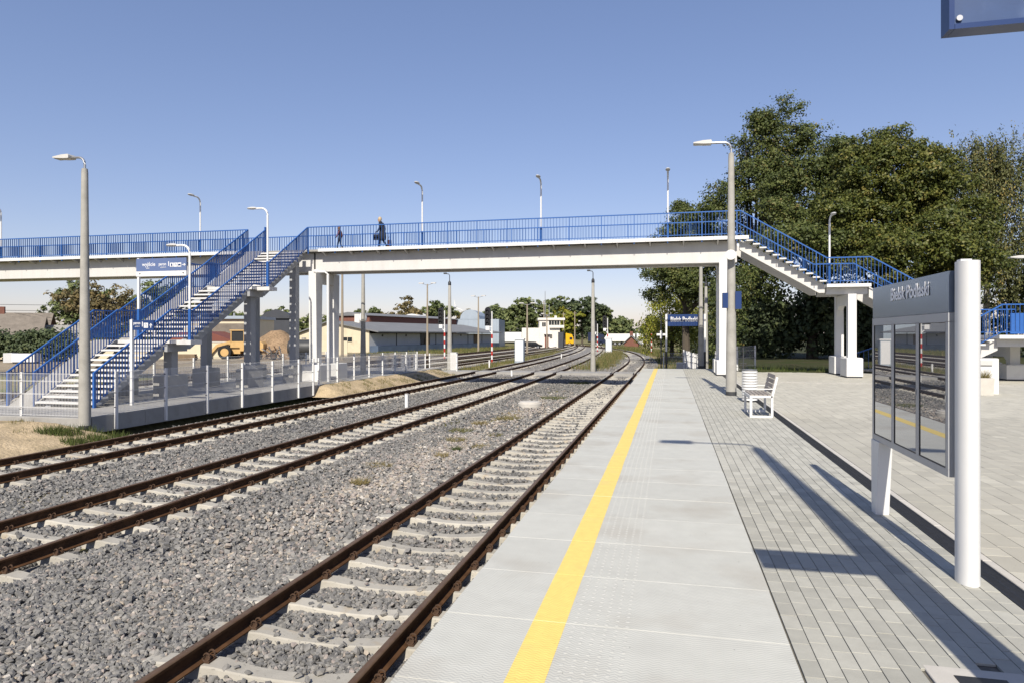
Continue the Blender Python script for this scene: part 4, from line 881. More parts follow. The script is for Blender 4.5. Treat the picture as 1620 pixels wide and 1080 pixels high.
tree('bushy_tree', 'green bush right of the last signal by the curving track', (1.4,98,-.9), [(1.2,98,1.6,2.6,3,2.6),(4,101,3,3,3,4)], 7000, .3, leafG, .2, per=24, spread=.4)
# trees beyond the tracks, left to right
FAR = [('leafy_tree','rounded green tree left of the brown one, behind the low houses',(-97.5,95.3),11.6,5.2,leafG),
 ('autumn_tree','big brownish tree rising behind the blue staircase',(-85,88.4),11.4,6.6,leafBr),('leafy_tree','green tree just right of the brownish tree behind the staircase',(-91,106.8),12.2,6.2,leafG),
 ('low_tree','low dark bush behind the grey roofed house',(-107.7,98.2),4.0,3.4,leafD),
 ('leafy_tree','green tree seen over the yellow hall roof',(-104,150),8.6,6.5,leafG),('leafy_tree','wide green tree behind the dark gabled hall',(-95,152),8.8,6.5,leafG),('leafy_tree','green tree right of the dark gabled hall',(-90,163),8.0,6.0,leafG),
 ('autumn_tree','olive tree above the warehouse roof near the bridge pier',(-80.6,176.4),11,6.4,leafA),('autumn_tree','brownish tree above the warehouse by the white dome',(-72,178.4),12.4,7.4,leafBr),('leafy_tree','green tree behind the warehouse between dome and signal',(-67,190),12,6.4,leafG),('autumn_tree','small brownish tree under the wind turbine',(-66,221),10.4,6.4,leafBr),
 ('leafy_tree','mixed green tree left of the signal box behind the white trailer',(-57,224),12.4,8.0,leafG),('leafy_tree','taller green tree behind the flat white signal box wall',(-47.5,226),15,8.0,leafG),('leafy_tree','tall green tree behind the signal box tower',(-40.5,232),16,8.0,leafG),
 ('yellow_tree','yellow-green tree right behind the signal box tower',(-33,205),10.5,5.6,leafY),('yellow_tree','yellow-green tree above the yellow truck',(-29.5,196),11,4.4,leafY),('dark_tree','big dark green tree left of the lone mast',(-25,199),14.4,6.6,leafD),('leafy_tree','green tree just right of the lone mast',(-18.6,205),11,4.6,leafG),
 ('yellow_tree','lower yellowish tree behind the far signals',(-14.6,214),9,4.6,leafG),('leafy_tree','rounded green tree above the trucks at the level crossing',(-23.5,323),10.2,7.0,leafG),('low_tree','far low bush right of the level crossing',(2,260),7,7,leafG)]
for nm, lb, (x, y), h_, rx, lf in FAR:
    z0 = -1.0; lo = []
    for q in range(7): lo.append((x+random.uniform(-.55,.55)*rx, y+random.uniform(-.4,.4)*rx, z0+h_*random.uniform(.38,.80), rx*random.uniform(.5,.72), rx*random.uniform(.45,.65), h_*random.uniform(.18,.27)))
    lo.append((x, y, z0+h_*.83, rx*.45, rx*.45, h_*.18)); lo.append((x, y, z0+h_*.38, rx*.9, rx*.7, h_*.34))
    tree(nm, lb, (x,y,z0), lo, 7200, .19+.003*y, lf, .25, group='trees beyond the tracks', per=24, spread=.05*rx, inner=.5, edge=.12, boughs=(38,rx*.26,1))
wl = []
for i in range(120):
    a = random.uniform(-.95,.42); D = random.uniform(380,620); wl.append((D*(a*CS-SN), D*(CS+a*SN), 2.0, 16, 10, random.uniform(6,9.5)))
tag(inst('distant_wood', leaf_cloud('distant_wood', wl, 15000, 3.0, leafD, per=14, spread=2.2)), 'thin dark line of far woods along the horizon', 'wood', kind='stuff')
hg_ = thing('hedge', 'long clipped dark green hedge in front of the grey roofed houses', 'hedge', (-69,58,-1))
inst('foliage', leaf_cloud('foliage', [(-8+i*1.7, i*.10, 1.4+random.uniform(-.1,.2), 1.5, 1.0, 1.65) for i in range(10)], 24000, .3, leafD, per=22, spread=.28, inner=.7, zmin=0), hg_)
MB().tube([(-8,0,0),(-8,0,1.5)], .06, 5).tube([(0,0,0),(0,0,1.5)], .06, 5).tube([(6,0,0),(6,0,1.5)], .06, 5).build('stem', bark_m, hg_)
# grass and weeds
def weeds(name, label, spots, m, tint=(0,1), zf=None):
    Vs, Fs, Ts = [], [], []; o = 0
    for (cx, cy, cz, n, rad, h0, h1, wd) in spots:
        V, F, T = blades(n, rad, h0, h1, wd, .35, cx, cy, cz, zf); Vs.append(V); Fs.append(F+o); Ts.append(tint[0]+(tint[1]-tint[0])*T); o += len(V)
    return tag(inst(name, np_mesh(name, np.concatenate(Vs), np.concatenate(Fs), m, {'tint': np.concatenate(Ts)})), label, 'grass', kind='stuff')
weeds('grass', 'tall dry grass in the wedge between the diverging tracks', [(-6.2+random.uniform(-.9,1.0)-max(0,y-56)**2/1100, y, -1.0, 90, 1.0, .25, .62, .022) for y in np.arange(53,112,.8)], grass_m, (.25,1))
weeds('grass', 'green and yellow verge grass right of the curving track', [(float(x1(y))+random.uniform(2.6,6.5), y, -1.0, 90, 1.1, .25, .7, .026) for y in np.arange(48,150,.8)], grass_m, (.1,.95))
weeds('grass', 'weedy grass strip between the far siding and the third track', [(float(x3(y))-random.uniform(2.4,3.8), y, -1.02, 60, .8, .12, .38, .02) for y in np.arange(48,120,.9)], grass_m, (.3,1))
weeds('grass', 'grass verge in front of the long warehouse', [(random.uniform(-43,-30), random.uniform(85,150), -1.02, 60, 1.6, .15, .55, .03) for i in range(120)], grass_m, (.2,.9))
weeds('grass', 'green weeds at the foot of the tall lamp on the sandy mound', [(-15.0+random.uniform(-.6,.9), 14.7+random.uniform(-.7,.8), 0, 130, .28, .08, .26, .010) for i in range(12)], grass_m, (0,.55), zf=lambda X,Y: np.maximum(bankA(X,Y), -1.05)-.02)
weeds('grass', 'sparse dry tufts on the sandy banks', [(random.uniform(-15.4,-14.1), random.uniform(28.6,45), 0, 26, .22, .05, .17, .009) for i in range(70)], grass_m, (.3,1), zf=lambda X,Y: np.maximum(bankB(X,Y), -1.05)-.01)
weeds('grass', 'sparse dry tufts on the sandy mound', [(random.uniform(-19,-14.2), random.uniform(9.5,15.4), 0, 22, .25, .04, .14, .008) for i in range(55)], grass_m, (.4,1), zf=lambda X,Y: np.maximum(bankA(X,Y), -1.05)-.01)
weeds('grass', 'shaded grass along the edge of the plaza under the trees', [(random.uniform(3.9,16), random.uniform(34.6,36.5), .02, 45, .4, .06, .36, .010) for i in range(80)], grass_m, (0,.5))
def weed_clump(label, x, y, r, h_, tint, group='small weeds in the gravel'):
    V, F, T = blades(int(240*r/.2), r, h_*.35, h_, .006, .9, 0, 0, 0); o = inst('weed', np_mesh('weed', V, F, grass_m, {'tint': tint[0]+(tint[1]-tint[0])*T})); o.location = (x, y, -.97); tag(o, label, 'weed', group)
weed_clump('reddish brown dry weed alone on the gravel between the near tracks', -5.55, 11.6, .16, .14, (.75,1)); weed_clump('brown dry weed beside a green sprig, between the near tracks', -5.0, 14.6, .16, .12, (.8,1)); weed_clump('small bright green sprig among brown weeds on the gravel', -4.95, 15.5, .11, .13, (.0,.25))
weed_clump('wide dull weed patch nearer the middle track', -5.4, 16.9, .26, .1, (.6,1)); weed_clump('low olive weed by the near rail', -4.6, 17.9, .2, .1, (.4,.9)); weed_clump('brown weed patch below the concrete manhole', -5.1, 21.6, .4, .14, (.55,1)); weed_clump('flat green weed patch beyond the concrete manhole', -4.9, 29.0, .6, .13, (.2,.7)); weed_clump('straggling brown weeds beside the middle track nearer the camera', -5.9, 13.2, .3, .09, (.7,1)); weed_clump('pale dry weeds between green sprig and near rail', -4.5, 16.0, .24, .1, (.6,1)); weed_clump('scattered olive weeds left of the wide dull patch', -5.8, 18.6, .35, .1, (.3,.9)); weed_clump('dark brown weed mound below the manhole, close to the middle track', -5.7, 20.2, .25, .14, (.8,1))
weed_clump('flat green weed patch just before the crossing', -4.9, 38.5, .7, .15, (.25,.8))

# ------------------------------------------------------------------ buildings beyond the tracks
cream_m = mat('cream plaster', (.70,.62,.45,1), .85, var=.08, scale=.6, dirt=((.42,.36,.25,1), .5, .58, .85)); greyw_m = mat('grey plaster', (.62,.63,.63,1), .85, var=.1, scale=.5, dirt=((.42,.42,.42,1), .5, .55, .8))
whitew_m = mat('white plaster', (.78,.74,.67,1), .8, var=.05, scale=.5, dirt=((.56,.53,.47,1), .4, .6, .85)); roofg_m = mat('grey felt roof', (.20,.205,.21,1), .8, var=.15, scale=.5); roofb_m = mat('old grey-brown tiles', (.22,.19,.155,1), .9, var=.25, scale=1.2, bump=.03, bscale=3)
brick_m = mat('red brown brick', (.20,.085,.06,1), .85, var=.15, scale=2); slate_m = mat('dark slate cladding', (.055,.06,.072,1), .6, var=.15, scale=.8); bluew_m = mat('pale blue metal', (.36,.42,.48,1), .5, var=.08, scale=.5); dkblue_m = mat('weathered blue plinth', (.085,.12,.18,1), .8, var=.3, scale=.4)
win_m = mat('dark window glass', (.03,.035,.04,1), .12, var=.1); redroof_m = mat('red brown sheet roof', (.20,.065,.045,1), .6, var=.12, scale=.6); timber_m = mat('weathered timber', (.22,.16,.10,1), .9, var=.25, scale=3)
def wall_windows(t, parts, m=None, frame=True):
    for (a, b) in parts:     # a,b opposite corners of a thin box
        w_ = MB().box(*a, *b).build('window', m or win_m, t)
# long warehouse, running away parallel to the tracks; local x along its length
wh = thing('warehouse', 'long grey warehouse with low sheet roof and loading canopy', 'building', (-46.3,100.1,-1.0), atan2(47.9,7.4))
MB().box(0,0,0,49,13.5,3.0).build('wall', greyw_m, wh)
MB().prism([(0.005,0),(13.49,0),(13.49,3.0),(7.5,4.9),(0.005,3.6)], 'x', -.12, -.004).build('gable_wall', cream_m, wh)
rf = MB().prism([(-2.0,3.35),(7.6,5.05),(7.6,4.85),(-2.0,3.15)], 'x', -.6, 49.5).prism([(7.6,5.05),(14,3.1),(14,2.9),(7.6,4.85)], 'x', -.6, 49.5).build('roof', roofg_m, wh)
MB().box(0,-1.6,0,49,-.01,1.05).build('loading_dock', dkblue_m, wh)
for xx in (8,22,29,36,43): MB().box(xx-.06,-.09,1.05,xx+.06,-.01,3.2).build('downpipe', darkpipe_m, wh)
dd = MB().box(16.2,-.10,1.08,19.6,-.01,3.1).build('door', black_m, wh); MB().box(17.6,-.2,1.08,19.4,-.11,2.2).build('stacked_goods', timber_m, dd); MB().box(13.4,-.14,3.08,22.2,-.02,3.22).build('door_track', darkpipe_m, wh)
MB().box(38.8,-.10,1.08,40.6,-.01,3.0).build('door', timber_m, wh)
for yy in (3.2, 9.4): 
    w_ = MB().box(-.16,yy,1.7,-.125,yy+1.7,2.4).build('window', win_m, wh); MB().box(-.18,yy+.8,1.7,-.161,yy+.88,2.4).build('mullion', cream_m, w_)
for xx in (3.5,11,25.5,32.5): MB().box(xx,-.08,2.5,xx+.35,-.01,2.85).build('wall_lamp', darkpipe_m, wh)
ch = MB().box(6,6,4.8,7,7,6.3).build('chimney', whitew_m, rf)
bk = thing('brick_hall', 'long low brick building rising behind the warehouse roof', 'building', (-51.5,112,-1), atan2(47.9,7.4))
MB().box(4,3,0,40,12,6.3).build('wall', brick_m, bk); MB().prism([(2.6,6.3),(12.4,6.3),(7.5,7.0)], 'x', 3.6, 40.4).build('roof', roofg_m, bk)
mh_ = thing('metal_hall', 'pale blue corrugated hall with arched end behind the warehouse', 'building', (-47.5,152,-1), radians(8))
MB().box(-6,0,0,9,14,6.4).build('wall', bluew_m, mh_)
pa = [(2.2+2.3*cos(a), 6.38+2.3*sin(a)) for a in np.linspace(pi,0,9)]; MB().prism(pa, 'y', -.05, 14).build('roof', bluew_m, mh_)
rib_me = MB().box(0,-.04,.2,.10,-.002,6.35).mesh('wall_rib', bluew_m)
for i in range(14): inst('wall_rib', rib_me, mh_, (-5.9+i*1.1,0,0))
dm = thing('white_dome', 'white arched tent roof showing above the warehouse', 'tent', (-65,166,-1), radians(10))
MB().prism([(3.6*cos(a), 5+3.2*sin(a)) for a in np.linspace(0,pi,13)]+[(-3.6,0),(3.6,0)], 'y', 0, 12).build('cover', white_m, dm, smooth=True); MB().box(-1,-.1,0,1,-.01,2.8).build('door', greyw_m, dm); MB().box(-5.8,-1,5.8,-3.2,2,7.4).build('side_tent', white_m, dm)
# signal box
sb = thing('signal_box', 'white flat-roofed signal box with glazed upper storey', 'building', (-28.0,147.6,-1), radians(13))
MB().box(-3.8,0,0,0,6,4.3).build('lower_wing', whitew_m, sb); MB().box(0.003,-.3,0,4.5,6,6.0).build('tower', whitew_m, sb); MB().box(-.3,-.6,6.0,5.6,6.3,6.5).build('roof', whitew_m, sb)
MB().box(2.2,-.9,4.3,5.4,-.302,4.9).build('balcony', whitew_m, sb)
for a, b in (((.6,-.34,4.6),(1.4,-.31,5.5)),((2.1,-.34,4.9),(3.2,-.31,5.9)),((3.3,-.34,4.9),(4.4,-.31,5.9)),((4.51,-.2,4.9),(4.54,2.4,5.9)),((2.3,-.34,2.0),(2.8,-.31,2.9))):
    w_ = MB().box(*a, *b).build('window', win_m, sb); MB().box((a[0]+b[0])/2-.03,a[1]-.02,a[2],(a[0]+b[0])/2+.03,a[1]-.003,b[2]).build('mullion', whitew_m, w_)
dr_ = MB().box(1.2,-.34,0,2.0,-.305,2.9).build('door', redroof_m, sb); MB().box(1.0,-1.0,2.9,2.3,-.31,3.05).build('door_canopy', greyw_m, sb); MB().box(4.1,-.36,0,5.2,1.4,3.4).build('porch', slate_m, sb)
MB().box(3.4,1,6.5,3.9,1.5,7.0).build('chimney', whitew_m, sb)
for px_ in (1.4, 2.3): MB().tube([(px_,2.5,6.5),(px_,2.5,12.5 if px_ < 2 else 9.5)], .07, 6).build('antenna', metal_m, sb)
# yellow hall, shed, dark hall, perimeter wall
hl = thing('yellow_hall', 'cream hall with grey band and pale blue frame beyond the old tracks', 'building', (-61,80.5,-1), radians(13))
MB().box(-3,0,0,6.0,9,4.9).build('wall', cream_m, hl); MB().box(.2,-.06,3.0,5.5,-.003,4.3).build('grey_band', roofb_m, hl); MB().box(5.5,-.2,0,6.1,.5,4.9).build('corner_pillar', bluew_m, hl); MB().box(-3.2,-.4,4.9,6.2,9.2,5.3).build('roof', bluew_m, hl)
for xx in (-2.4,): 
    w_ = MB().box(xx,-.05,1.4,xx+1.6,-.003,2.6).build('window', win_m, hl); MB().box(xx+.76,-.07,1.4,xx+.84,-.051,2.6).build('mullion', whitew_m, w_)
MB().box(2.4,3,5.3,2.6,3.2,5.8).build('vent', metal_m, hl)
sh = thing('red_roof_shed', 'low cream shed with red-brown sheet roof in front of the hall', 'building', (-58,74.5,-1), radians(13))
MB().box(-3.5,0,0,4,4,2.0).build('wall', cream_m, sh); MB().prism([(-4.2,2.0),(4.8,2.0),(4.8,2.12),(1.8,3.2),(-4.2,3.2)], 'y', -.5, 4.4).build('roof', redroof_m, sh)
for xx in (-2.4,-.4,1.6): MB().box(xx,-.05,1.0,xx+1.0,-.003,1.7).build('window', win_m, sh)
dk_ = thing('dark_hall', 'tall dark slate-clad hall with gabled roof', 'building', (-66.5,106,-1), radians(25))
MB().box(-2.6,0,0,2.6,9,5.6).build('wall', slate_m, dk_); MB().prism([(-2.9,5.6),(2.9,5.6),(1.6,6.7),(0,7.2),(-1.6,6.7)], 'y', -.3, 9.3).build('roof', slate_m, dk_); MB().box(-2.0,-.35,0,-1.4,-.31,5.6).build('corner_pillar', conc_m, dk_)
MB().box(-.2,-.04,0,2.0,-.003,3.2).build('door', darkpipe_m, dk_); MB().box(-12,2,0,-2.61,9,4.2).build('annex', leafD if False else slate_m, dk_)
pw = thing('boundary_wall', 'long pale wall of concrete panels behind the loader', 'wall', (-52,80.0,-1), radians(13))
wp = MB().box(.02,0,0,2.48,.12,2.0).mesh('wall_panel', cream_m); wpost = MB().box(-.08,-.05,0,.08,.17,2.1).mesh('wall_post', kerb_m)
for i in range(6): inst('wall_panel', wp, pw, (-4+2.5*i,0,0)); inst('wall_post', wpost, pw, (-4+2.5*i,0,0))
lc = thing('low_wall', 'long low cream wall glimpsed through the lower stair railings', 'wall', (-70,64.5,-1), radians(13))
lp = MB().box(.02,0,0,2.98,.15,1.9).mesh('wall_panel', cream_m)
for i in range(10): inst('wall_panel', lp, lc, (-9+3*i,0,0))
MB().box(-9.1,-.05,1.9,21.1,.2,2.02).build('coping', kerb_m, lc)
# houses behind the hedge
def house(name, label, loc, rz, L, Wd, eave, ridge, wall, roof, hip=0):
    t = thing(name, label, 'house', loc, rz); MB().box(-L/2,-Wd/2,0,L/2,Wd/2,eave).prism([(-Wd/2,eave),(Wd/2,eave),(0,ridge-.1)], 'x', -L/2+.01, L/2-.01).build('wall', wall, t)
    r_ = MB().prism([(-Wd/2-.5,eave-.3),(0,ridge),(0,ridge-.18),(-Wd/2-.5,eave-.48)], 'x', -L/2-.4, L/2+.4).prism([(Wd/2+.5,eave-.3),(0,ridge),(0,ridge-.18),(Wd/2+.5,eave-.48)], 'x', -L/2-.4, L/2+.4).build('roof', roof, t)
    MB().box(-L*.2-.35,-.3,ridge-.6,-L*.2+.35,.4,ridge+.9).build('chimney', brick_m, r_)
    for xx in (-L*.3, L*.2): MB().box(xx-.5,-Wd/2-.04,1.0,xx+.5,-Wd/2-.003,2.1).build('window', win_m, t)
    MB().box(L/2+.003,-.5,1.0,L/2+.04,.5,2.1).build('window', win_m, t); return t
house('house', 'house with large grey-brown tiled roof at the left picture edge', (-93,76.5,-1), radians(40), 13, 8, 2.6, 5.4, whitew_m, roofb_m)
house('house', 'taller brick-gabled house behind the grey tiled roof', (-99,86,-1), radians(38), 9, 7, 3.6, 6.2, brick_m, roofb_m)
house('house', 'low house with pale grey roof beside the bush', (-88.5,81.5,-1), radians(38), 9, 6, 2.2, 4.2, cream_m, mat('pale grey sheet roof', (.33,.32,.29,1), .8, var=.15, scale=1))
cn = thing('container', 'small white container standing before the hedge', 'container', (-60.5,53.5,-1), radians(20)); MB().box(-.9,-.6,.2,1.1,.6,1.0).build('body', white_m, cn); MB().box(-.85,-.5,0,1.05,.5,.19).build('skid', darkpipe_m, cn); MB().box(-1.7,-.5,.15,-.905,.5,1.05).build('grey_end', greyw_m, cn)
# ------------------------------------------------------------------ yard machines
wy_m = mat('faded yellow machine paint', (.62,.40,.16,1), .55, var=.15, scale=2, dirt=((.3,.2,.1,1), 2, .55, .8))
def wheel_mesh(r, wd, rimm):
    return (MB().lathe([(r*.62,-wd/2),(r*.95,-wd/2),(r,-wd*.3),(r,wd*.3),(r*.95,wd/2),(r*.62,wd/2)], n=20, cap=False).mesh('tyre', rubber_m, True), MB().lathe([(r*.2,-wd*.42),(r*.6,-wd*.40),(r*.62,-wd*.3),(r*.62,wd*.3),(r*.6,wd*.40),(r*.2,wd*.42)], n=16).mesh('rim', rimm, True))
def wheels(t, r, wd, pos, rimm):
    ty, rm_ = wheel_mesh(r, wd, rimm)
    for p in pos:
        o = inst('wheel', ty, t, p); o.rotation_euler = (radians(90),0,0); inst('rim', rm_, o)
ld = thing('wheel_loader', 'yellow wheel loader with lowered bucket in the sandy yard', 'loader', (-48.5,69.9,-.965), radians(15))
wheels(ld, .78, .5, [(-1.35,-.95,.78),(1.55,-.95,.78),(-1.35,.95,.78),(1.55,.95,.78)], wy_m)
MB().prism([(.2,.9),(2.9,.9),(2.9,1.7),(2.6,2.0),(.3,2.0)], 'y', -.75, .75).prism([(-2.1,.6),(.2,.6),(.2,1.3),(-1.9,1.25)], 'y', -.5, .5).build('body', wy_m, ld)
c_ = MB()
for xx in (-.75,.7):
    for yy in (-.7,.7): c_.box(xx-.05,yy-.05,1.9,xx+.05,yy+.05,3.2)
c_.box(-.9,-.8,3.2,.85,.8,3.32).box(-.85,-.72,1.3,.8,.72,2.0).build('cab', wy_m, ld); MB().box(-.7,-.66,2.0,.66,.66,3.19).build('cab_glass', win_m, ld)
for yy in (-.55,.55): MB().bar((-.9,yy,1.9),(-2.4,yy,1.5),.18,.32).bar((-2.4,yy,1.5),(-3.2,yy,.6),.18,.3).build('lift_arm', wy_m, ld)
MB().prism([(-3.1,.1),(-3.9,.1),(-4.1,.25),(-3.4,.95),(-3.1,1.0)], 'y', -1.25, 1.25).build('bucket', darkpipe_m, ld)
pile = tag(inst('earth_pile', grid_mesh('earth_pile', np.linspace(-7,7,50), np.linspace(-5,5,40), lambda X,Y: np.maximum(-.1, (4.0-np.sqrt((X*.8+.8*(fbm(X*.4,Y*.4)-.5))**2+(Y*1.0)**2)*.95)*.95*np.where(1,1,1)).clip(-.1,3.2+.5*(fbm(X*.7+5,Y*.7)-.4)), patch_mat('brown earth', [(.30,.21,.13,1),(.24,.165,.10,1),(.18,.13,.08,1)], .8, [.3,.5,.7], .1, 3, 6))), 'heap of brown earth beside the wheel loader', 'earth heap'); pile.location = (-46.2,73.6,-.97)
tk = thing('tank_trailer', 'dark cylindrical tank trailer right of the earth heap', 'tank', (-38.6,66.9,-.965), radians(14))
cyl = MB().lathe([(.3,-1.7),(.75,-1.6),(.88,-1.4),(.88,1.4),(.75,1.6),(.3,1.7)], n=18).mesh('vessel', darkpipe_m, True); o = inst('vessel', cyl, tk, (0,0,1.35)); o.rotation_euler = (0,radians(90),0)
MB().box(-1.6,-.5,.45,2.6,.5,.6).build('chassis', darkpipe_m, tk); wheels(tk, .42, .25, [(.6,-.8,.42),(.6,.8,.42),(-.6,-.8,.42),(-.6,.8,.42)], metal_m); MB().lathe([(.25,2.28),(.25,2.42)], n=10).build('hatch', metal_m, tk)
jk = thing('scrap_machine', 'jumble of rusty farm machinery beside the tank', 'machinery', (-43.6,68.2,-.965))
for i in range(14): MB().bar((random.uniform(-1.3,1.3),random.uniform(-.6,.6),random.uniform(0,.3)),(random.uniform(-1.3,1.3),random.uniform(-.6,.6),random.uniform(.6,1.5)),.09).build('frame_bar', random.choice([clip_m,darkpipe_m,metal_m]), jk)
wheels(jk, .4, .18, [(-.9,-.6,.4),(.9,-.6,.4)], clip_m)
def block_pile(label, loc, rz):
    t = thing('timber_stack', label, 'timber', loc, rz); m_ = MB().box(0,0,0,3.2,.22,.16).mesh('plank', timber_m)
    for i in range(4):
        for j in range(3): inst('plank', m_, t, (random.uniform(-.1,.1), j*.26, i*.17))
block_pile('grey stack of old planks lying in front of the loader', (-53.2,63.5,-.965), radians(10))
# ------------------------------------------------------------------ vehicles
def lorry(label, loc, rz, cabm, L=9.5, boxm=None, tipper=False):
    """box lorry facing +x, built at the origin of its tail"""
    t = thing('lorry', label, 'lorry', loc, rz, 'lorries near the level crossing')
    MB().prism([(0,.5),(2.05,.5),(2.1,1.2),(1.95,2.2),(1.6,2.95),(0,3.25)], 'y', -1.15, 1.15).build('cab', cabm, t); o = t.children[-1] if t.children else None
    MB().prism([(2.06,1.55),(2.11,1.55),(1.98,2.25),(1.93,2.25)], 'y', -1.0, 1.0).build('windscreen', win_m, t); MB().box(1.0,-1.17,1.5,1.75,-1.152,2.2).build('side_window', win_m, t)
    MB().box(2.06,-1.1,.35,2.2,1.1,.75).build('bumper', darkpipe_m, t); MB().box(-.5-L,-.45,.7,1.9,.45,.95).build('chassis', darkpipe_m, t)
    for yy in (-.85,.85): MB().box(2.2,yy-.18,.8,2.23,yy+.18,.98).build('headlight', lampw_m, t)
    ps_ = [(1.0,-1.0,.48),(1.0,1.0,.48)]
    if boxm:
        if tipper: MB().prism([(-.4-L,1.15),(-.5,1.15),(-.4,3.1),(-L-.1,3.1),(-.9-L,1.9)], 'y', -1.2, 1.2).build('tipper_body', boxm, t)
        else: MB().box(-.4-L,-1.22,1.05,-.35,1.22,3.5).build('cargo_box', boxm, t)
        ps_ += [(-L+.8+d,y,.48) for d in (0,1.15,2.3) for y in (-1.0,1.0)]
    ps_ += [(-1.1,-1.0,.48),(-1.1,1.0,.48)]; wheels(t, .48, .3, ps_, metal_m); return t
yel_m = mat('yellow lorry paint', (.80,.44,.01,1), .35, var=.05)
navy2_m = mat('dark blue lorry paint', (.012,.02,.055,1), .4, var=.1)
lorry('bright yellow lorry cab right of the signal box', (-27.0,180,-1.0), radians(8), yel_m, L=1.2)
lorry('white lorry cab half hidden between signal box and yellow lorry', (-31.0,184,-1.0), radians(5), white_m, L=1.0)
lorry('white box trailer lorry parked left of the signal box', (-37.2,176,-1.0), radians(6), white_m, L=9.0, boxm=white_m)
lorry('white tipper lorry crossing behind the curve of the tracks', (-8.6,184,-1.0), radians(2), white_m, L=7.6, boxm=white_m, tipper=True)
lorry('dark blue lorry waiting behind the white cabinet signal', (-19.6,190,-1.0), radians(4), navy2_m, L=2.2, boxm=navy2_m)
ca = thing('parked_car', 'dark estate car parked in front of the signal box', 'car', (-27.6,137.3,-1.0), radians(6))
carp = mat('dark grey car paint', (.02,.023,.028,1), .25, metal=.4, var=.05)
MB().prism([(-2.1,.35),(2.1,.35),(2.15,.75),(1.4,.92),(.75,1.4),(-1.3,1.45),(-2.05,.95)], 'y', -.85, .85).build('body', carp, ca)
MB().prism([(-1.85,.98),(1.2,.95),(.68,1.34),(-1.25,1.38)], 'y', -.86, .86).build('window_band', win_m, ca); wheels(ca, .32, .2, [(-1.3,-.78,.32),(1.35,-.78,.32),(-1.3,.78,.32),(1.35,.78,.32)], metal_m)
MB().box(2.08,-.75,.6,2.14,-.45,.75).build('headlight', lampw_m, ca); MB().box(2.08,.45,.6,2.14,.75,.75).build('headlight', lampw_m, ca)
house('brick_house', 'tiny dark red gabled house in front of the tipper lorry', (-8.7,162,-1.0), radians(90), 4.5, 3.2, 1.0, 2.7, brick_m, roofg_m)
# ------------------------------------------------------------------ signals, poles, turbine
def signal(label, loc, H=5.2, lit=False, group='railway colour-light signals'):
    t = thing('railway_signal', label, 'signal', loc, 0, group); n = 8; seg = (H*.62)/n
    for i in range(n): MB().tube([(0,0,i*seg),(0,0,(i+1)*seg)], .085, 10).build('band', red_m if i % 2 == 0 else white_m, t, smooth=True)
    MB().tube([(0,0,n*seg),(0,0,H*.97)], .06, 8).build('mast', white_m, t, smooth=True); MB().box(-.2,-.2,-.35,.2,.2,.08).build('base', darkpipe_m, t)
    hx = -.42; z0 = H*.70
    hd = MB().prism([(hx+.30*cos(a), z0+1.55+.30*sin(a)) for a in np.linspace(0,pi,9)]+[(hx-.30,z0),(hx+.30,z0)], 'y', -.08, .06).build('signal_head', black_m, t)
    for i in range(4):
        l_ = MB().disc((hx,-.10,z0+.25+.40*i),.115,'y',.04,14).build('lens', red_m if (lit and i == 2) else darkpipe_m, hd)
        MB().prism([(hx+.15*cos(a),z0+.25+.40*i+.15*sin(a)) for a in np.linspace(-.2,pi+.2,9)]+[(hx+.13*cos(a),z0+.25+.40*i+.13*sin(a)) for a in np.linspace(pi+.2,-.2,9)], 'y', -.32, -.08).build('hood', black_m, hd)
    MB().box(hx-.2,-.12,z0-.42,hx+.2,.12,z0-.02).build('relay_box', white_m, t); MB().bar((hx,0,z0-.3),(0,0,z0-.75),.06).bar((hx,0,z0-.1),(0,0,z0-.1),.05).build('bracket', white_m, t); return t
signal('red and white banded signal behind the fence, left of the crossing mast', (-24.2,71.6,-1.0), 5.6)
signal('red and white banded signal standing in sandy grass by the far siding', (-17.2,65.5,-1.05), 5.3)
signal('signal with white cabinet at its foot in the grassy wedge', (-9.0,101.6,-1.0), 5.4)
signal('smaller banded signal half hidden behind the lone mast', (-11.6,112.3,-1.0), 4.7)
signal('red and white signal right of the curving track', (-2.6,100,-1.0), 5.4, lit=True)
def cabinet(label, loc):
    t = thing('electric_cabinet', label, 'cabinet', loc); MB().box(-.45,-.3,-.1,.45,.3,2.3).build('casing', bluew_m, t); MB().box(-.5,-.35,2.3,.5,.35,2.42).build('roof', white_m, t); MB().box(-.38,-.312,.2,.38,-.302,2.2).build('door', white_m, t)
cabinet('tall pale cabinet beside the sandy grass signal', (-14.6,66.5,-1.0)); cabinet('white cabinet in front of the wedge signal', (-8.7,100.3,-1.0))
pole2_m = mat('weathered brown pole', (.33,.28,.21,1), .85, var=.12, scale=1.5)
def twin(label, loc, H, arms=True, m=None, group='thin poles beyond the tracks'):
    t = thing('lamp_post', label, 'lamp post', loc, random.uniform(-.15,.15), group); MB().tube([(0,0,-.3),(0,0,H)], [.17,.10], 8).build('pole', m or pole2_m, t, smooth=True)
    if arms:
        for s in (-1,1):
            a = MB().bar((0,0,H-.15),(s*.9,0,H+.12),.06).build('arm', metal_m, t); MB().box(s*.9-.35,-.12,H+.08,s*.9+.35,.12,H+.22).build('lamp_head', lampw_m, a)
    else: MB().bar((-.5,0,H-.4),(.5,0,H-.4),.08).build('cross_arm', m or pole2_m, t)
    return t
twin('tall thin brown pole just right of the left bridge pier', (-35.1,68.9,-1), 12.5, arms=False)
twin('twin-arm lamp post in front of the long warehouse', (-32.9,89.9,-1), 9.8); twin('twin-arm lamp post beside the sandy grass signal', (-30.1,106,-1), 8.9); twin('twin-arm lamp post left of the signal box tower', (-21.4,102.8,-1), 7.5); twin('twin-arm lamp post against the signal box wall', (-24.6,138,-1), 7.0)
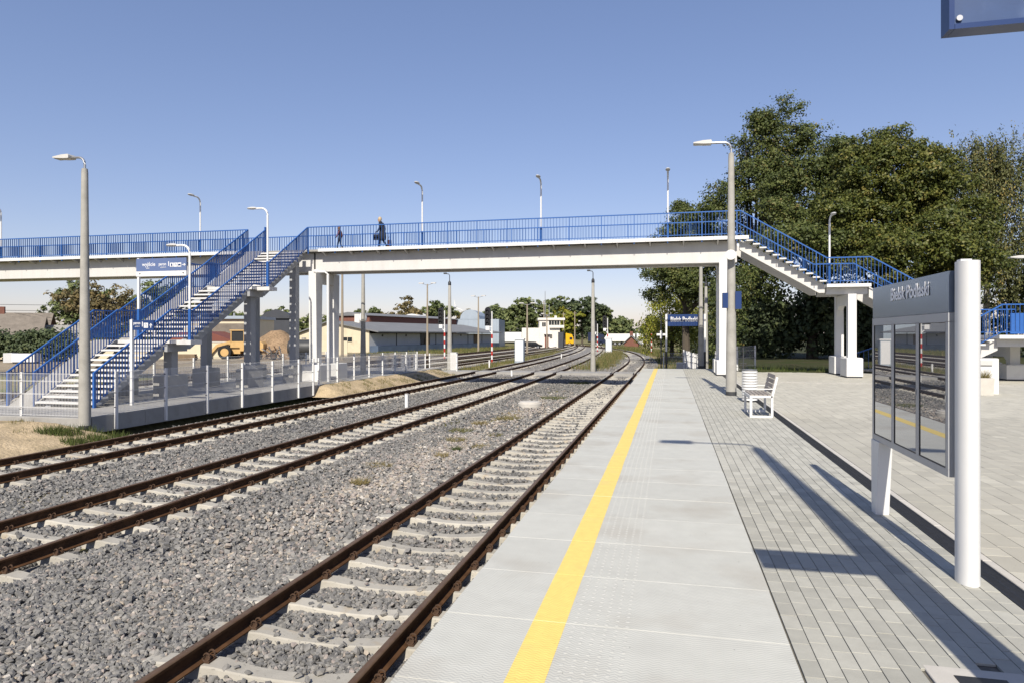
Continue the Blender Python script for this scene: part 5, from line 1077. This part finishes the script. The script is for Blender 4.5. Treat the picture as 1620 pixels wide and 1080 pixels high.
twin('thick bare pole rising behind the signal box', (-29.8,163,-1), 11, arms=False); twin('slim pole right of the signal box', (-24.2,158,-1), 8, arms=False); twin('slim pole beside the yellow lorry', (-22.4,164,-1), 8.4, arms=False)
for i, (x, y, h_) in enumerate([(-6.8,205,7),(-3.6,215,8),(-1.6,225,7),(-10,230,7.5)]): twin(['far thin pole over the tipper lorry','far thin pole right of the tipper lorry','far thin pole by the last signal','far thin pole left of the rounded tree'][i], (x,y,-1), h_, arms=False)
lt_ = thing('globe_lamp', 'short lamp with round white globe in front of the warehouse gable', 'street lamp', (-26.3,55.5,-1)); MB().tube([(0,0,-.2),(0,0,3.9)], .06, 8).build('post', pole2_m, lt_); MB().lathe([(.1,3.85),(.32,4.0),(.36,4.3),(.25,4.6),(.05,4.7)], n=14).build('globe', white_m, lt_, smooth=True)
tb = thing('wind_turbine', 'distant white wind turbine above the warehouse roof', 'wind turbine', (-458,1433,-1)); MB().tube([(0,0,0),(0,0,62)], [2.2,1.3], 12).build('tower', white_m, tb, smooth=True); MB().box(-1.6,-3,61,1.6,5,64.2).build('nacelle', white_m, tb); MB().lathe([(1.5,-1.5),(1.2,1.2),(.2,2.2)], c=(0,0,0), n=10).build('hub', white_m, tb); tb.children[-1].location = (0,-3.5,62.6); tb.children[-1].rotation_euler = (radians(90),0,0)
for a in (100, 215, 340):
    d = Vector((cos(radians(a)),0,sin(radians(a)))); p0_ = Vector((0,-4,62.6)); MB().tube([p0_, p0_+d*5, p0_+d*20], [.9,1.1,.15], 6).build('blade', white_m, tb)
wr = thing('overhead_wire', 'pair of thin dark cables crossing the sky above the grey roofs', 'cable', (0,0,0))
for dz in (0,-.9): MB().tube([(-120+i*3.5, 84+i*.25, 6.7+dz-.05*i+.0032*(i-8)**2) for i in range(17)], .03, 5).build('cable', black_m, wr)
# ------------------------------------------------------------------ two people on the footbridge
skin_m = mat('skin', (.50,.30,.21,1), .55, var=.05); coatd_m = mat('dark navy coat cloth', (.016,.018,.028,1), .9, var=.2, scale=12); jack_m = mat('plum brown jacket cloth', (.22,.09,.09,1), .85, var=.25, scale=14); trou_m = mat('dark trousers', (.018,.022,.035,1), .85, var=.2); hairb_m = mat('fair hair', (.55,.42,.26,1), .7, var=.2, scale=30); hairr_m = mat('light brown hair', (.22,.12,.06,1), .7, var=.2, scale=30); shoe_m = mat('pale shoe', (.42,.36,.30,1), .6, var=.1)
def skinmesh(name, verts, edges, radii, m, parent, sub=1):
    me = bpy.data.meshes.new(name); me.from_pydata(verts, edges, []); me.materials.append(m); o = inst(name, me, parent)
    bm = bmesh.new(); bm.from_mesh(me); bm.verts.ensure_lookup_table(); ly = bm.verts.layers.skin.verify()
    for i, r in enumerate(radii): bm.verts[i][ly].radius = r if isinstance(r, tuple) else (r, r); bm.verts[i][ly].use_root = (i == 0)
    bm.to_mesh(me); bm.free()
    o.modifiers.new('skin', 'SKIN').use_smooth_shade = True; s_ = o.modifiers.new('sub', 'SUBSURF'); s_.levels = sub; s_.render_levels = sub; return o
def person(label, loc, rz, Hh, coat_m, hair_m, long_coat, bag=True, stoop=0.0, shoes=None):
    """walking figure facing +x"""
    t = thing('person', label, 'person', loc, rz); k = Hh/1.7
    V = [(0,0,.93),(.01,0,1.12),(.03+stoop*.5,0,1.32),(.05+stoop,0,1.46),(.07+stoop*1.3,0,1.53),
         (.03+stoop,.17,1.41),(.03+stoop*.5,.22,1.16),(.17+stoop*.5,.21,.96),(.23+stoop*.5,.21,.90),
         (.03+stoop,-.17,1.41),(-.03,-.22,1.15),(.02,-.23,.92),(.04,-.23,.85),
         (.0,.09,.88),(.12,.09,.50),(.17,.09,.08),(.32,.10,.035),
         (.0,-.09,.88),(.0,-.09,.48),(-.24,-.09,.14),(-.12,-.10,.05)]
    E = [(0,1),(1,2),(2,3),(3,4),(3,5),(5,6),(6,7),(7,8),(3,9),(9,10),(10,11),(11,12),(0,13),(13,14),(14,15),(15,16),(0,17),(17,18),(18,19),(19,20)]
    Rr = [(.12,.09),(.10,.08),(.10,.08),(.07,.06),.05,.062,.048,.036,.03,.062,.048,.036,.03,.085,.06,.042,.035,.085,.06,.042,.035]
    V = [(x*k,y*k,z*k) for x,y,z in V]; Rr = [tuple(a*k for a in r) if isinstance(r, tuple) else r*k for r in Rr]
    body = skinmesh('body', V, E, Rr, trou_m, t)
    hx, hz = (.10+stoop*1.5)*k, 1.61*k
    m = MB().lathe([(.03,-.125),(.055,-.11),(.072,-.06),(.082,0),(.08,.05),(.06,.1),(.02,.122)], n=14); m.v = [(hx+x*k*1.08+(.012*k if z < -.05 and x > 0 else 0), y*k*.88, hz+z*k) for x,y,z in m.v]
    m.prism([(hx+.07*k,hz+.02*k),(hx+.115*k,hz-.03*k),(hx+.075*k,hz-.035*k)], 'y', -.014*k, .014*k)
    for s in (-1,1): m.box(hx-.015*k, s*.07*k-.008*k, hz-.03*k, hx+.015*k, s*.07*k+.008*k, hz+.03*k)
    hd = m.build('head', skin_m, t, smooth=True)
    e = MB(); 
    for s in (-1,1): e.disc((hx+.083*k, s*.03*k, hz+.005*k), .009*k, 'x', .01*k, 8)
    e.build('eye', black_m, hd); MB().box(hx+.078*k,-.022*k,hz-.068*k,hx+.09*k,.022*k,hz-.058*k).build('mouth', red_m, hd)
    h_ = MB().lathe([(.06,-.09),(.092,-.02),(.098,.05),(.07,.115),(.02,.14)], n=14); h_.v = [(hx-.022*k+x*k*1.02, y*k*.96, hz+.012*k+z*k) for x,y,z in h_.v]; h_.build('hair', hair_m, t, smooth=True)
    zb = .42 if long_coat else .78
    c_ = [(0,0,zb),(.0,0,.78),(.01,0,.96),(.01+stoop*.2,0,1.14),(.02+stoop*.6,0,1.30),(.05+stoop,0,1.42)]
    R2 = [(.25,.20),(.22,.18),(.185,.15),(.17,.14),(.19,.14),(.11,.11)] if long_coat else [(.21,.17),(.20,.16),(.185,.15),(.18,.145),(.19,.145),(.11,.105)]
    sl_ = [(.03+stoop,.17,1.40),(.03+stoop*.5,.23,1.15),(.155+stoop*.5,.215,.98),(.03+stoop,-.17,1.40),(-.03,-.23,1.15),(.02,-.24,.94)]
    n0 = len(c_); Vc = [(x*k,y*k,z*k) for x,y,z in c_+sl_]; Ec = [(i,i+1) for i in range(n0-1)] + [(n0-2,n0),(n0,n0+1),(n0+1,n0+2),(n0-2,n0+3),(n0+3,n0+4),(n0+4,n0+5)]
    skinmesh('coat', Vc, Ec, [tuple(a*k for a in r) for r in R2]+[.078*k,.062*k,.05*k,.078*k,.062*k,.05*k], coat_m, t)
    for (px_,py_,pz_) in ((.24+stoop*.5,.21,.89),(.045,-.23,.84)):
        V3 = [(px_,py_,pz_+.05),(px_+.01,py_,pz_)]; E3 = [(0,1)]; R3 = [.03,.034]
        for q, (dy, ln) in enumerate(((-.03,.062),(-.011,.075),(.010,.072),(.028,.058))):
            i0 = len(V3); V3 += [(px_+.015,py_+dy,pz_-.03),(px_+.02,py_+dy,pz_-.03-ln*.5),(px_+.005,py_+dy,pz_-.03-ln)]; E3 += [(1,i0),(i0,i0+1),(i0+1,i0+2)]; R3 += [.010,.009,.007]
        i0 = len(V3); V3 += [(px_+.04,py_-.02,pz_-.005),(px_+.05,py_-.025,pz_-.04)]; E3 += [(1,i0),(i0,i0+1)]; R3 += [.010,.008]
        skinmesh('hand', [(x*k,y*k,z*k) for x,y,z in V3], E3, [r*k for r in R3], skin_m, t)
    for (fx,fy,fz,ry) in ((.22,.095,.0,0),(-.20,-.095,.035,.45)):
        sh_ = MB().prism([(-.09,0),(.17,0),(.175,.03),(.06,.085),(-.08,.09)], 'y', -.042, .042); o = sh_.build('shoe', shoes or black_m, t); o.location = (fx*k,fy*k,fz*k); o.scale = (k,k,k); o.rotation_euler = (0,ry,0)
    return t
person('older woman in a long dark coat with fair hair walking on the footbridge', (-13.98,31.75,DZ+.01), pi, 1.58, coatd_m, hairb_m, True, stoop=.05, shoes=shoe_m)
person('person in plum jacket and dark trousers walking on the bridge near the stairs', (-16.38,31.9,DZ+.01), pi, 1.24, jack_m, hairr_m, False)
def handbag(label, loc, w_, h_, m):
    t = thing('handbag', label, 'bag', loc); MB().prism([(-w_/2,0),(w_/2,0),(w_*.42,h_),(-w_*.42,h_)], 'y', -.06, .06).build('pouch', m, t); MB().tube([(-w_*.3,0,h_),(-w_*.15,0,h_+.16),(w_*.15,0,h_+.16),(w_*.3,0,h_)], .012, 6).build('strap', m, t)
handbag('dark handbag carried in front by the woman in the long coat', (-14.20,31.5,DZ+.46), .3, .26, coatd_m)
handbag('dark red shopping bag trailing behind the woman in the long coat', (-13.72,31.98,DZ+.18), .2, .32, mat('dark red bag', (.05,.015,.02,1), .7))
